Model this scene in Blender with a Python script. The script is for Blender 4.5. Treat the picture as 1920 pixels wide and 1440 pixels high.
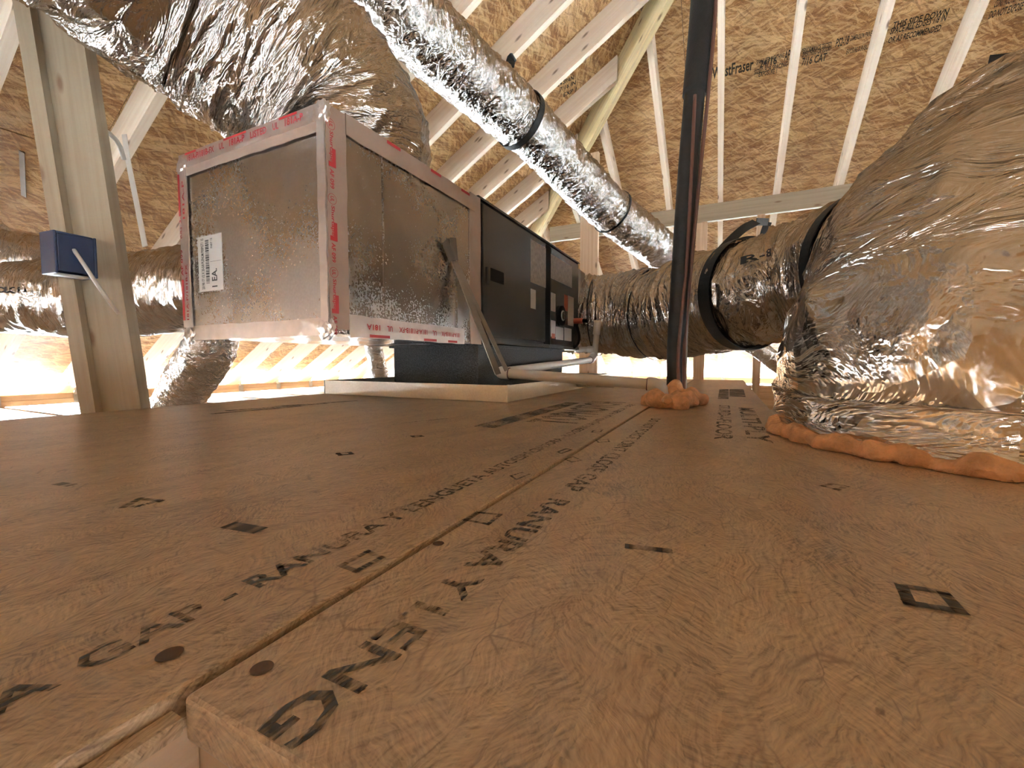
import bpy, bmesh, math, random
import numpy as np
from mathutils import Vector, Matrix

for o in list(bpy.data.objects):
    bpy.data.objects.remove(o)
C = bpy.context.scene.collection
S = bpy.context.scene

# ------------------------------------------------------------------ camera
FPX = 810.0
CAM = np.array([0.0, 0.0, 0.13])
TILT = math.atan(44 / FPX)
YAW = math.radians(26.25)
_fl = np.array([-math.sin(YAW), math.cos(YAW), 0.0])
RT = np.array([math.cos(YAW), math.sin(YAW), 0.0])
FW = _fl * math.cos(TILT) + np.array([0, 0, -math.sin(TILT)])
UP = np.cross(RT, FW)
cd = bpy.data.cameras.new('camera')
cam = bpy.data.objects.new('camera', cd)
C.objects.link(cam)
cd.sensor_fit = 'HORIZONTAL'
cd.sensor_width = 36
cd.lens = FPX / 1920 * 36
cd.clip_start = 0.01
cam.matrix_world = Matrix(((RT[0], UP[0], -FW[0], CAM[0]), (RT[1], UP[1], -FW[1], CAM[1]),
                           (RT[2], UP[2], -FW[2], CAM[2]), (0, 0, 0, 1)))
S.camera = cam

# ------------------------------------------------------------------ light
world = bpy.data.worlds.new('world')
S.world = world
world.use_nodes = True
bg = world.node_tree.nodes['Background']
bg.inputs[0].default_value = (0.72, 0.88, 1.0, 1)
bg.inputs[1].default_value = 120.0
S.view_settings.view_transform = 'Standard'
S.view_settings.look = 'None'
S.view_settings.gamma = 1
S.view_settings.use_curve_mapping = False
S.view_settings.exposure = 0.52


# ------------------------------------------------------------------ pixel helpers (1920x1440 frame)
def ray(x, y):
    return RT * (x - 960) / FPX - UP * (y - 720) / FPX + FW


def P(x, y, d):
    return CAM + ray(x, y) * d


def hit(x, y, n, p0):
    r = ray(x, y)
    n = np.array(n, float)
    return CAM + r * (np.dot(n, np.array(p0, float) - CAM) / np.dot(n, r))


def onZ(x, y, z): return hit(x, y, (0, 0, 1), (0, 0, z))
def onX(x, y, X): return hit(x, y, (1, 0, 0), (X, 0, 0))
def onY(x, y, Y): return hit(x, y, (0, 1, 0), (0, Y, 0))


rng = np.random.RandomState(7)
ORG = {}


# ------------------------------------------------------------------ object helpers
def tag(o, label=None, cat=None, group=None, kind=None):
    if label: o['label'] = label
    if cat: o['category'] = cat
    if group: o['group'] = group
    if kind: o['kind'] = kind
    return o


def empty(name, loc, label=None, cat=None, group=None, kind=None, parent=None):
    o = bpy.data.objects.new(name, None)
    o.empty_display_size = 0.05
    C.objects.link(o)
    loc = np.array(loc, float)
    po = ORG[parent] if parent else np.zeros(3)
    o.location = loc - po
    ORG[o] = loc
    if parent: o.parent = parent
    return tag(o, label, cat, group, kind)


class MB:
    def __init__(s):
        s.v, s.f, s.uv = [], [], []

    def add(s, verts, faces, uvs=None):
        b = len(s.v)
        s.v += [tuple(float(c) for c in p) for p in verts]
        for i, f in enumerate(faces):
            s.f.append(tuple(b + k for k in f))
            s.uv.append(uvs[i] if uvs else [(0, 0)] * len(f))
        return s

    def beam(s, a, b, w, h, up=(0, 0, 1), roll=0.0):
        """box from a to b; w across, h along 'up'; uv u along the length in metres"""
        a, b = np.array(a, float), np.array(b, float)
        t = b - a
        L = np.linalg.norm(t)
        t = t / L
        up = np.array(up, float)
        sd = np.cross(t, up)
        sd /= np.linalg.norm(sd)
        up = np.cross(sd, t)
        if roll:
            sd, up = sd * math.cos(roll) + up * math.sin(roll), up * math.cos(roll) - sd * math.sin(roll)
        vs = []
        for p in (a, b):
            for i, j in ((-1, -1), (1, -1), (1, 1), (-1, 1)):
                vs.append(p + sd * w / 2 * i + up * h / 2 * j)
        fs = [(0, 1, 5, 4), (1, 2, 6, 5), (2, 3, 7, 6), (3, 0, 4, 7), (0, 3, 2, 1), (4, 5, 6, 7)]
        o = [0, w, w + h, 2 * w + h, 2 * w + 2 * h]
        r = rng.rand() * 7
        uv = [[(r, o[k]), (r, o[k + 1]), (r + L, o[k + 1]), (r + L, o[k])] for k in range(4)]
        uv += [[(0, 0), (0, h), (w, h), (w, 0)], [(0, 0), (w, 0), (w, h), (0, h)]]
        return s.add(vs, fs, uv)

    def box(s, lo, hi):
        lo, hi = np.array(lo, float), np.array(hi, float)
        c = (lo + hi) / 2
        d = hi - lo
        k = int(np.argmax(d))
        a, b = c.copy(), c.copy()
        a[k], b[k] = lo[k], hi[k]
        up = np.zeros(3)
        o = [i for i in range(3) if i != k]
        u = 2 if k != 2 else 1
        up[u] = 1
        w = [i for i in o if i != u][0]
        return s.beam(a, b, d[w], d[u], up)

    def prism(s, poly, off, uvf=None):
        """poly: list of 3d points, extruded by vector off"""
        poly = [np.array(p, float) for p in poly]
        off = np.array(off, float)
        n = len(poly)
        vs = poly + [p + off for p in poly]
        fs = [tuple(range(n - 1, -1, -1)), tuple(range(n, 2 * n))]
        uvf = uvf or (lambda p: (p[0], p[1]))
        uv = [[uvf(vs[i]) for i in f] for f in fs]
        for i in range(n):
            j = (i + 1) % n
            f = (i, j, j + n, i + n)
            fs.append(f)
            L = np.linalg.norm(vs[j] - vs[i])
            h = np.linalg.norm(off)
            u0 = uvf(vs[i])
            uv.append([(u0[0], u0[1]), (u0[0] + L, u0[1]), (u0[0] + L, u0[1] + h), (u0[0], u0[1] + h)])
        return s.add(vs, fs, uv)

    def build(s, name, mat, parent=None, smooth=False, bevel=0, label=None):
        return mesh_obj(name, np.array(s.v), s.f, mat, parent, s.uv, smooth, bevel, label)


def mesh_obj(name, V, F, mat, parent=None, uvs=None, smooth=False, bevel=0, label=None, origin=None):
    V = np.array(V, float)
    if origin is None:
        origin = (V.min(0) + V.max(0)) / 2
        if parent is None: origin[2] = V[:, 2].min()
    me = bpy.data.meshes.new(name)
    me.from_pydata((V - origin).tolist(), [], F)
    if uvs is not None:
        ul = me.uv_layers.new(name='UVMap')
        flat = [c for f in uvs for uv in f for c in uv]
        ul.data.foreach_set('uv', flat)
    if smooth:
        me.polygons.foreach_set('use_smooth', [True] * len(me.polygons))
    me.materials.append(mat)
    bm = bmesh.new()
    bm.from_mesh(me)
    bmesh.ops.recalc_face_normals(bm, faces=bm.faces)
    bm.to_mesh(me)
    bm.free()
    o = bpy.data.objects.new(name, me)
    C.objects.link(o)
    po = ORG[parent] if parent is not None else np.zeros(3)
    o.location = origin - po
    ORG[o] = np.array(origin)
    if parent is not None: o.parent = parent
    if bevel:
        m = o.modifiers.new('bevel', 'BEVEL')
        m.width = bevel
        m.segments = 2
        m.limit_method = 'ANGLE'
    if label: o['label'] = label
    return o


def spline(pts, step):
    """Catmull-Rom through rows of pts (any number of columns, first three are xyz)"""
    p = np.array(pts, float)
    if len(p) == 2:
        n = max(2, int(np.linalg.norm(p[1, :3] - p[0, :3]) / step))
        t = np.linspace(0, 1, n + 1)[:, None]
        return p[0] * (1 - t) + p[1] * t
    e = np.vstack([2 * p[0] - p[1], p, 2 * p[-1] - p[-2]])
    out = []
    for i in range(1, len(e) - 2):
        a, b, c, d = e[i - 1], e[i], e[i + 1], e[i + 2]
        n = max(2, int(np.linalg.norm(c[:3] - b[:3]) / 0.01))
        for t in np.linspace(0, 1, n, endpoint=False):
            out.append(0.5 * (2 * b + (c - a) * t + (2 * a - 5 * b + 4 * c - d) * t * t + (3 * b - a - 3 * c + d) * t ** 3))
    out.append(e[-2])
    out = np.array(out)
    s = np.r_[0, np.cumsum(np.linalg.norm(np.diff(out[:, :3], axis=0), axis=1))]
    n = max(3, int(s[-1] / step))
    q = np.linspace(0, s[-1], n + 1)
    return np.stack([np.interp(q, s, out[:, k]) for k in range(out.shape[1])], 1)


def frames(c):
    t = np.gradient(c, axis=0)
    t /= np.linalg.norm(t, axis=1)[:, None]
    n = np.zeros_like(c)
    ref = np.array([0, 0, 1.0]) if abs(t[0, 2]) < 0.9 else np.array([0, 1.0, 0])
    n[0] = ref - t[0] * np.dot(ref, t[0])
    n[0] /= np.linalg.norm(n[0])
    for i in range(1, len(c)):
        v = n[i - 1] - t[i] * np.dot(n[i - 1], t[i])
        n[i] = v / np.linalg.norm(v)
    return t, n, np.cross(t, n)


def vnoise(x, y, ny, seed):
    r = np.random.RandomState(seed)
    x = x - x.min()
    nx = int(x.max()) + 3
    g = r.rand(nx, ny)
    xi, yi = np.floor(x).astype(int), np.floor(y).astype(int)
    fx, fy = x - xi, y - yi
    fx, fy = fx * fx * (3 - 2 * fx), fy * fy * (3 - 2 * fy)
    y0, y1 = yi % ny, (yi + 1) % ny
    return (g[xi, y0] * (1 - fx) + g[xi + 1, y0] * fx) * (1 - fy) + (g[xi, y1] * (1 - fx) + g[xi + 1, y1] * fx) * fy


def tube_mesh(c, r, nseg, disp=None, cap=True):
    n = len(c)
    t, a, b = frames(c)
    th = np.linspace(0, 2 * math.pi, nseg, endpoint=False)
    s = np.r_[0, np.cumsum(np.linalg.norm(np.diff(c, axis=0), axis=1))]
    Rr = np.repeat(np.asarray(r, float)[:, None] if np.ndim(r) else np.full((n, 1), r), nseg, 1)
    if disp is not None: Rr = Rr + disp
    V = c[:, None, :] + Rr[:, :, None] * (np.cos(th)[None, :, None] * a[:, None, :] + np.sin(th)[None, :, None] * b[:, None, :])
    V = V.reshape(-1, 3)
    F, UV = [], []
    rm = float(np.mean(Rr))
    for i in range(n - 1):
        for j in range(nseg):
            k = (j + 1) % nseg
            F.append((i * nseg + j, i * nseg + k, (i + 1) * nseg + k, (i + 1) * nseg + j))
            v0, v1 = j / nseg * 2 * math.pi * rm, (j + 1) / nseg * 2 * math.pi * rm
            UV.append([(s[i], v0), (s[i], v1), (s[i + 1], v1), (s[i + 1], v0)])
    if cap:
        F.append(tuple(range(nseg - 1, -1, -1)))
        F.append(tuple(range((n - 1) * nseg, n * nseg)))
        UV += [[(0, 0)] * nseg, [(0, 0)] * nseg]
    return V, F, UV


def pipe(name, pts, r, mat, parent=None, nseg=14, step=0.02, label=None):
    c = spline(pts, step)
    V, F, UV = tube_mesh(c[:, :3], r, nseg)
    return mesh_obj(name, V, F, mat, parent, UV, True, 0, label)


def duct(name, pts, mat, parent=None, nseg=112, step=0.007, low=0.008, ring=0.007, fine=0.003, seed=1, ringlen=0.05):
    """pts rows: x y z radius ; returns object, centreline and radius"""
    q = spline(pts, step)
    c, r = q[:, :3], q[:, 3]
    s = np.r_[0, np.cumsum(np.linalg.norm(np.diff(c, axis=0), axis=1))]
    th = np.linspace(0, 1, nseg, endpoint=False)
    U, T = np.meshgrid(s, th, indexing='ij')
    warp = (vnoise(U / 0.12, T * 4, 4, seed + 5) - 0.5) * 1.6
    d = low * 2 * (vnoise(U / 0.16, T * 3, 3, seed) - 0.5)
    rid = 1 - np.abs(2 * vnoise(U / ringlen + warp, T * 6, 6, seed + 1) - 1)
    d += ring * (rid ** 3.5 - 0.25)
    rid = 1 - np.abs(2 * vnoise(U / (ringlen * 0.45) + warp * 1.4, T * 11, 11, seed + 2) - 1)
    d += ring * 0.6 * (rid ** 4 - 0.22)
    rid = 1 - np.abs(2 * vnoise(U / 0.022 + warp, T * 26, 26, seed + 3) - 1)
    d += fine * (rid ** 3 - 0.3)
    tp = np.clip(np.minimum(s, s[-1] - s) / 0.07, 0.15, 1)[:, None]
    V, F, UV = tube_mesh(c, r, nseg, d * tp)
    return mesh_obj(name, V, F, mat, parent, UV, True), c, r


def band(name, c, r, i, width, mat, parent=None, gap=0.006, thick=0.003, tilt=(0, 0, 0), arc=(0, 1), nseg=64):
    """strap hugging a duct round centreline point i"""
    t, a, b = frames(c)
    tt = t[i] + np.array(tilt, float)
    tt /= np.linalg.norm(tt)
    aa = a[i] - tt * np.dot(a[i], tt)
    aa /= np.linalg.norm(aa)
    bb = np.cross(tt, aa)
    th = np.linspace(arc[0], arc[1], nseg + 1) * 2 * math.pi
    V, F, UV = [], [], []
    for k, x in enumerate(th):
        dr = np.cos(x) * aa + np.sin(x) * bb
        for rr, w in ((r[i] + gap, -1), (r[i] + gap, 1), (r[i] + gap + thick, 1), (r[i] + gap + thick, -1)):
            V.append(c[i] + dr * rr + tt * w * width / 2)
    for k in range(nseg):
        for m in range(4):
            F.append((4 * k + m, 4 * k + (m + 1) % 4, 4 * k + 4 + (m + 1) % 4, 4 * k + 4 + m))
            UV.append([(k * .01, m * .01)] * 4)
    F += [(0, 1, 2, 3), (4 * nseg + 3, 4 * nseg + 2, 4 * nseg + 1, 4 * nseg)]
    UV += [[(0, 0)] * 4] * 2
    return mesh_obj(name, np.array(V), F, mat, parent, UV, False)


def ribbon(name, pts, width, thick, wdir, mat, parent=None, step=0.01):
    """flat strip along pts with its width along wdir"""
    c = spline(pts, step)[:, :3]
    t = np.gradient(c, axis=0)
    t /= np.linalg.norm(t, axis=1)[:, None]
    w = np.array(wdir, float)
    V, F, UV = [], [], []
    for p, tt in zip(c, t):
        ww = w - tt * np.dot(w, tt)
        ww /= np.linalg.norm(ww)
        nn = np.cross(tt, ww)
        for i, j in ((-1, -1), (1, -1), (1, 1), (-1, 1)):
            V.append(p + ww * width / 2 * i + nn * thick / 2 * j)
    n = len(c)
    for k in range(n - 1):
        for m in range(4):
            F.append((4 * k + m, 4 * k + (m + 1) % 4, 4 * k + 4 + (m + 1) % 4, 4 * k + 4 + m))
            UV.append([(k * step, m * .01), (k * step, m * .01 + .01), (k * step + step, m * .01 + .01), (k * step + step, m * .01)])
    F += [(3, 2, 1, 0), (4 * n - 4, 4 * n - 3, 4 * n - 2, 4 * n - 1)]
    UV += [[(0, 0)] * 4] * 2
    return mesh_obj(name, np.array(V), F, mat, parent, UV, False)


def text(s, origin, right, up, width, height, mat, parent, name='printed_text', off=0.0006):
    """flat lettering: lower-left corner at origin, fitted into width x height"""
    cu = bpy.data.curves.new('t', 'FONT')
    cu.body = s
    cu.resolution_u = 2
    cu.offset = 0.022
    to = bpy.data.objects.new('t', cu)
    C.objects.link(to)
    dg = bpy.context.evaluated_depsgraph_get()
    me = bpy.data.meshes.new_from_object(to.evaluated_get(dg))
    V = np.array([v.co[:] for v in me.vertices])
    F = [tuple(p.vertices) for p in me.polygons]
    bpy.data.objects.remove(to)
    bpy.data.curves.remove(cu)
    bpy.data.meshes.remove(me)
    lo, hi = V.min(0), V.max(0)
    right, up = np.array(right, float), np.array(up, float)
    right /= np.linalg.norm(right)
    up = up - right * np.dot(up, right)
    up /= np.linalg.norm(up)
    n = np.cross(right, up)
    X = (V[:, 0] - lo[0]) / (hi[0] - lo[0]) * width
    Y = (V[:, 1] - lo[1]) / (hi[1] - lo[1]) * height
    W = np.array(origin, float) + X[:, None] * right + Y[:, None] * up + n * off
    return mesh_obj(name, W, F, mat, parent, [[(W[k] @ right, W[k] @ up) for k in f] for f in F])


def text_px(s, n, p0, a, b, height, mat, parent, name='printed_text', off=0.0008):
    """lettering in a plane between two pixels of its baseline"""
    A, B = hit(a[0], a[1], n, p0), hit(b[0], b[1], n, p0)
    r = B - A
    n = np.array(n, float)
    n /= np.linalg.norm(n)
    if np.dot(n, CAM - A) < 0: n = -n
    return text(s, A, r, np.cross(n, r), np.linalg.norm(r), height, mat, parent, name, off)


def quad(name, pts, mat, parent, thick=0.0008, n=None):
    """thin flat plate from four corner points, lifted along n"""
    pts = [np.array(p, float) for p in pts]
    if n is None:
        n = np.cross(pts[1] - pts[0], pts[2] - pts[0])
    n = np.array(n, float)
    n /= np.linalg.norm(n)
    ru = pts[1] - pts[0]
    ru = ru / np.linalg.norm(ru)
    rv = np.cross(n, ru)
    return MB().prism(pts, n * thick, lambda p: (p @ ru, p @ rv)).build(name, mat, parent)


# ------------------------------------------------------------------ materials
def new_mat(name):
    m = bpy.data.materials.new(name)
    m.use_nodes = True
    nt = m.node_tree
    b = nt.nodes['Principled BSDF']
    return m, nt, b


def N(nt, typ, **kw):
    n = nt.nodes.new(typ)
    for k, v in kw.items():
        if k in n.bl_rna.properties and k not in ('inputs',):
            setattr(n, k, v)
        else:
            n.inputs[k].default_value = v
    return n


def L(nt, a, b): nt.links.new(a, b)


def ramp(nt, fac, stops):
    r = nt.nodes.new('ShaderNodeValToRGB')
    e = r.color_ramp.elements
    while len(e) < len(stops): e.new(0.5)
    for k, (p, c) in enumerate(stops):
        e[k].position = p
        e[k].color = (*c, 1) if len(c) == 3 else c
    L(nt, fac, r.inputs[0])
    return r.outputs[0]


def mapping(nt, vec, scale, rot=0.0, loc=(0, 0, 0)):
    m = nt.nodes.new('ShaderNodeMapping')
    m.inputs['Scale'].default_value = scale
    m.inputs['Rotation'].default_value = (0, 0, rot)
    m.inputs['Location'].default_value = loc
    L(nt, vec, m.inputs[0])
    return m.outputs[0]


def noise(nt, vec, scale, detail=3, rough=0.5, dist=0.0):
    n = nt.nodes.new('ShaderNodeTexNoise')
    n.inputs['Scale'].default_value = scale
    n.inputs['Detail'].default_value = detail
    n.inputs['Roughness'].default_value = rough
    n.inputs['Distortion'].default_value = dist
    L(nt, vec, n.inputs['Vector'])
    return n.outputs[0]


def math_n(nt, op, a, b=None):
    m = nt.nodes.new('ShaderNodeMath')
    m.operation = op
    for k, x in enumerate((a, b)):
        if x is None: continue
        if isinstance(x, (int, float)): m.inputs[k].default_value = x
        else: L(nt, x, m.inputs[k])
    return m.outputs[0]


def mixc(nt, fac, a, b, mode='MIX'):
    m = nt.nodes.new('ShaderNodeMix')
    m.data_type = 'RGBA'
    m.blend_type = mode
    for sock, x in ((m.inputs[0], fac), (m.inputs[6], a), (m.inputs[7], b)):
        if isinstance(x, (int, float)): sock.default_value = x
        elif isinstance(x, tuple): sock.default_value = (*x, 1)
        else: L(nt, x, sock)
    return m.outputs[2]


def bump(nt, bsdf, h, strength, dist):
    b = nt.nodes.new('ShaderNodeBump')
    b.inputs['Strength'].default_value = strength
    b.inputs['Distance'].default_value = dist
    L(nt, h, b.inputs['Height'])
    L(nt, b.outputs[0], bsdf.inputs['Normal'])


def uvn(nt): return nt.nodes.new('ShaderNodeUVMap').outputs[0]


def fibre_osb(name, lo, mid, hi, sc_=1.0, spr=1.0, pos=(0.33, 0.47, 0.66), chip=0.8, bmp=0.45, cellv=1.0, red=0.35, gloss=0.6, coat=0.0, edges=True, asp=(0.6, 1.6), flakes=False):
    """sanded flooring: short fibres whose direction changes from strand to strand"""
    m, nt, b = new_mat(name)
    uv = uvn(nt)

    def vmath(op, x, y):
        v = nt.nodes.new('ShaderNodeVectorMath')
        v.operation = op
        for k, q in enumerate((x, y)):
            if isinstance(q, tuple): v.inputs[k].default_value = q
            else: L(nt, q, v.inputs[k])
        return v.outputs[0]

    wn = nt.nodes.new('ShaderNodeTexNoise')
    wn.inputs['Scale'].default_value = 34 * sc_
    wn.inputs['Detail'].default_value = 3
    L(nt, uv, wn.inputs['Vector'])
    wuv = vmath('ADD', uv, vmath('MULTIPLY', vmath('SUBTRACT', wn.outputs[1], (.5, .5, .5)), (.016 / sc_, .014 / sc_, 0)))
    fv, cv = [], []
    for sc, spread, fx, fy in ((30, 2.6, 95, 620), (14, 2.0, 40, 420), (55, 3.1, 190, 900)):
        st = mapping(nt, wuv, (asp[0], asp[1], 1))
        vo = nt.nodes.new('ShaderNodeTexVoronoi')
        vo.voronoi_dimensions = '2D'
        vo.inputs['Scale'].default_value = sc * sc_
        L(nt, st, vo.inputs['Vector'])
        sep = nt.nodes.new('ShaderNodeSeparateColor')
        L(nt, vo.outputs['Color'], sep.inputs[0])
        vr = nt.nodes.new('ShaderNodeVectorRotate')
        vr.rotation_type = 'Z_AXIS'
        L(nt, wuv, vr.inputs['Vector'])
        L(nt, math_n(nt, 'MULTIPLY', math_n(nt, 'SUBTRACT', sep.outputs[0], 0.5), spread * spr), vr.inputs['Angle'])
        fv.append(noise(nt, mapping(nt, vr.outputs[0], (fx * sc_, fy * sc_, 1)), 1, 2, 0.55))
        cv.append(sep)
    f = math_n(nt, 'ADD', math_n(nt, 'MULTIPLY', fv[0], 0.45), math_n(nt, 'ADD', math_n(nt, 'MULTIPLY', fv[1], 0.35), math_n(nt, 'MULTIPLY', fv[2], 0.2)))
    f = math_n(nt, 'ADD', f, math_n(nt, 'MULTIPLY', math_n(nt, 'SUBTRACT', cv[1].outputs[1], 0.5), 0.05 * cellv))
    f = math_n(nt, 'ADD', f, math_n(nt, 'MULTIPLY', math_n(nt, 'SUBTRACT', cv[0].outputs[1], 0.5), 0.06 * cellv))
    f = math_n(nt, 'ADD', f, math_n(nt, 'MULTIPLY', math_n(nt, 'SUBTRACT', noise(nt, uv, 3.0, 3), 0.5), 0.14))
    col = ramp(nt, f, [(pos[0], lo), (pos[1], mid), (pos[2], hi)])
    rb = ramp(nt, noise(nt, mapping(nt, wuv, (5, 11, 1)), 1.4, 3), [(0.55, (0, 0, 0)), (0.72, (1, 1, 1))])
    col = mixc(nt, math_n(nt, 'MULTIPLY', rb, red), col, (0.36, 0.17, 0.075))
    dk = ramp(nt, noise(nt, mapping(nt, wuv, (70 * sc_, 190 * sc_, 1)), 1, 1), [(0.74, (0, 0, 0)), (0.80, (1, 1, 1))])
    col = mixc(nt, math_n(nt, 'MULTIPLY', dk, chip), col, (0.07, 0.03, 0.012))
    dots = ramp(nt, noise(nt, wuv, 330 * sc_, 1), [(0.70, (0, 0, 0)), (0.78, (1, 1, 1))])
    col = mixc(nt, math_n(nt, 'MULTIPLY', dots, chip * 0.6), col, (0.09, 0.045, 0.02))
    for es, ew in (((14, 0.022), (34, 0.03)) if edges else ()):
        ve = nt.nodes.new('ShaderNodeTexVoronoi')
        ve.voronoi_dimensions = '2D'
        ve.feature = 'DISTANCE_TO_EDGE'
        ve.inputs['Scale'].default_value = es * sc_
        L(nt, mapping(nt, wuv, (0.6, 1.6, 1), 0.3), ve.inputs['Vector'])
        eg = ramp(nt, ve.outputs['Distance'], [(0.0, (1, 1, 1)), (ew, (0, 0, 0))])
        mk = ramp(nt, noise(nt, wuv, 22 * sc_, 2), [(0.46, (0, 0, 0)), (0.62, (1, 1, 1))])
        col = mixc(nt, math_n(nt, 'MULTIPLY', math_n(nt, 'MULTIPLY', eg, mk), 0.7), col, (0.13, 0.062, 0.028))
    ln = ramp(nt, fv[1], [(0.24, (1, 1, 1)), (0.33, (0, 0, 0))])
    col = mixc(nt, math_n(nt, 'MULTIPLY', ln, 0.55), col, (0.12, 0.055, 0.025))
    if flakes:      # single strands lying on top of the mat
        for k, (rot, sx, sy) in enumerate(((0.12, 9, 95), (0.55, 12, 110), (-0.4, 10, 100), (0.95, 15, 120))):
            rn = mapping(nt, wuv, (1, 1, 1), rot)
            vo = nt.nodes.new('ShaderNodeTexVoronoi')
            vo.voronoi_dimensions = '2D'
            vo.inputs['Scale'].default_value = 1
            L(nt, mapping(nt, rn, (sx, sy, 1), 0, (k * 3.1, k * 1.7, 0)), vo.inputs['Vector'])
            sk = nt.nodes.new('ShaderNodeSeparateColor')
            L(nt, vo.outputs['Color'], sk.inputs[0])
            pale = math_n(nt, 'MULTIPLY', math_n(nt, 'GREATER_THAN', sk.outputs[0], (0.80, 0.84, 0.84, 0.93)[k]), 0.42)
            col = mixc(nt, pale, col, (hi[0] * .95, hi[1] * .95, hi[2]))
            dark = math_n(nt, 'MULTIPLY', math_n(nt, 'LESS_THAN', sk.outputs[0], (0.16, 0.12, 0.12, 0.05)[k]), 0.4)
            col = mixc(nt, dark, col, (lo[0] * 1.2, lo[1] * 1.2, lo[2] * 1.2))
    L(nt, col, b.inputs['Base Color'])
    b.inputs['Roughness'].default_value = gloss
    b.inputs['Coat Weight'].default_value = coat
    b.inputs['Coat Roughness'].default_value = 0.28
    b.inputs['Specular IOR Level'].default_value = 0.8 if coat else 0.5
    bump(nt, b, f, bmp, 0.0015 / sc_)
    return m


OSB_FLOOR = fibre_osb('floor_osb', (0.12, 0.072, 0.038), (0.44, 0.31, 0.19), (0.66, 0.50, 0.33), pos=(0.34, 0.48, 0.64), red=0.25, bmp=0.3, gloss=0.35, coat=0.4)
OSB_ROOF = fibre_osb('roof_osb', (0.16, 0.062, 0.02), (0.42, 0.215, 0.075), (0.82, 0.57, 0.28), 0.6, 0.9, (0.30, 0.475, 0.66), 0.85, 0.8, 1.6, 0.3, edges=False, asp=(0.55, 1.7), flakes=True)


def lumber(name, base, dark, knots=True, vari=0.25):
    m, nt, b = new_mat(name)
    uv = uvn(nt)
    g = noise(nt, mapping(nt, uv, (1.6, 55, 1)), 1, 4, 0.6, 0.4)
    col = ramp(nt, g, [(0.3, dark), (0.6, base)])
    oi = nt.nodes.new('ShaderNodeObjectInfo')
    col = mixc(nt, math_n(nt, 'MULTIPLY', oi.outputs['Random'], vari), col, (base[0] * .72, base[1] * .6, base[2] * .5))
    st = noise(nt, mapping(nt, uv, (1.2, 7, 1)), 1, 3)
    col = mixc(nt, math_n(nt, 'MULTIPLY', ramp(nt, st, [(0.55, (0, 0, 0)), (0.75, (1, 1, 1))]), 0.35), col, (base[0] * .7, base[1] * .58, base[2] * .48))
    if knots:
        vo = nt.nodes.new('ShaderNodeTexVoronoi')
        vo.voronoi_dimensions = '2D'
        L(nt, mapping(nt, uv, (4.5, 14, 1)), vo.inputs['Vector'])
        vo.inputs['Scale'].default_value = 1
        sk = nt.nodes.new('ShaderNodeSeparateColor')
        L(nt, vo.outputs['Color'], sk.inputs[0])
        k = math_n(nt, 'MULTIPLY', ramp(nt, vo.outputs['Distance'], [(0.05, (1, 1, 1)), (0.14, (0, 0, 0))]), math_n(nt, 'GREATER_THAN', sk.outputs[0], 0.72))
        col = mixc(nt, math_n(nt, 'MULTIPLY', k, 0.8), col, (0.16, 0.08, 0.04))
    L(nt, col, b.inputs['Base Color'])
    b.inputs['Roughness'].default_value = 0.6
    b.inputs['Specular IOR Level'].default_value = 0.3
    bump(nt, b, g, 0.15, 0.001)
    return m


PINE = lumber('pine_lumber', (0.72, 0.54, 0.38), (0.58, 0.40, 0.26))
PINE_RAFTER = lumber('rafter_lumber', (0.85, 0.72, 0.57), (0.76, 0.60, 0.45))
PINE_YELLOW = lumber('yellow_pine', (0.74, 0.60, 0.32), (0.52, 0.40, 0.26))
PINE_SHADED = lumber('shaded_lumber', (0.35, 0.285, 0.20), (0.28, 0.215, 0.145))  # pine darkened: shade on backlit post and unlit purlin put into the colour


def foil(name, tint=(0.83, 0.81, 0.78), rough=0.18, sx=45, sy=9, strength=0.8, dist=0.007, vor=0.35):
    m, nt, b = new_mat(name)
    uv = uvn(nt)
    b.inputs['Metallic'].default_value = 1
    w = noise(nt, mapping(nt, uv, (sx, sy, 1)), 1, 4, 0.55, 1.2)
    rid = math_n(nt, 'ABSOLUTE', math_n(nt, 'SUBTRACT', w, 0.5))
    vo = nt.nodes.new('ShaderNodeTexVoronoi')
    vo.voronoi_dimensions = '2D'
    vo.feature = 'F1'
    wv = mapping(nt, uv, (62, 30, 1))
    vo.inputs['Scale'].default_value = 1
    L(nt, wv, vo.inputs['Vector'])
    h = math_n(nt, 'ADD', math_n(nt, 'MULTIPLY', rid, 2.2), math_n(nt, 'MULTIPLY', vo.outputs['Distance'], vor))
    # reinforcing scrim: thin criss-cross threads under the film
    bump(nt, b, h, strength, dist)
    L(nt, ramp(nt, noise(nt, uv, 9, 2), [(0.3, tuple(t * .9 for t in tint)), (0.7, tint)]), b.inputs['Base Color'])
    L(nt, ramp(nt, noise(nt, uv, 30, 3), [(0.3, (rough * .7,) * 3), (0.7, (rough * 1.5,) * 3)]), b.inputs['Roughness'])
    return m


FOIL = foil('foil_jacket')
FOIL_FINE = foil('crinkled_foil_jacket', (0.83, 0.82, 0.8), 0.16, 42, 20, 1.0, 0.009)
FOIL_BIG = foil('loose_foil_jacket', (0.69, 0.67, 0.64), 0.17, 30, 7, 0.9, 0.009)


def simple(name, col, rough=0.5, metal=0.0, var=0.0, vscale=20, bmp=0.0, bscale=80, spec=0.5):
    m, nt, b = new_mat(name)
    b.inputs['Roughness'].default_value = rough
    b.inputs['Metallic'].default_value = metal
    b.inputs['Specular IOR Level'].default_value = spec
    b.inputs['Base Color'].default_value = (*col, 1)
    tc = nt.nodes.new('ShaderNodeTexCoord').outputs['Object']
    if var:
        L(nt, ramp(nt, noise(nt, tc, vscale, 4), [(0.3, tuple(c * (1 - var) for c in col)), (0.7, tuple(min(1, c * (1 + var)) for c in col))]), b.inputs['Base Color'])
    if bmp:
        bump(nt, b, noise(nt, tc, bscale, 4), bmp, 0.01)
    return m


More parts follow.
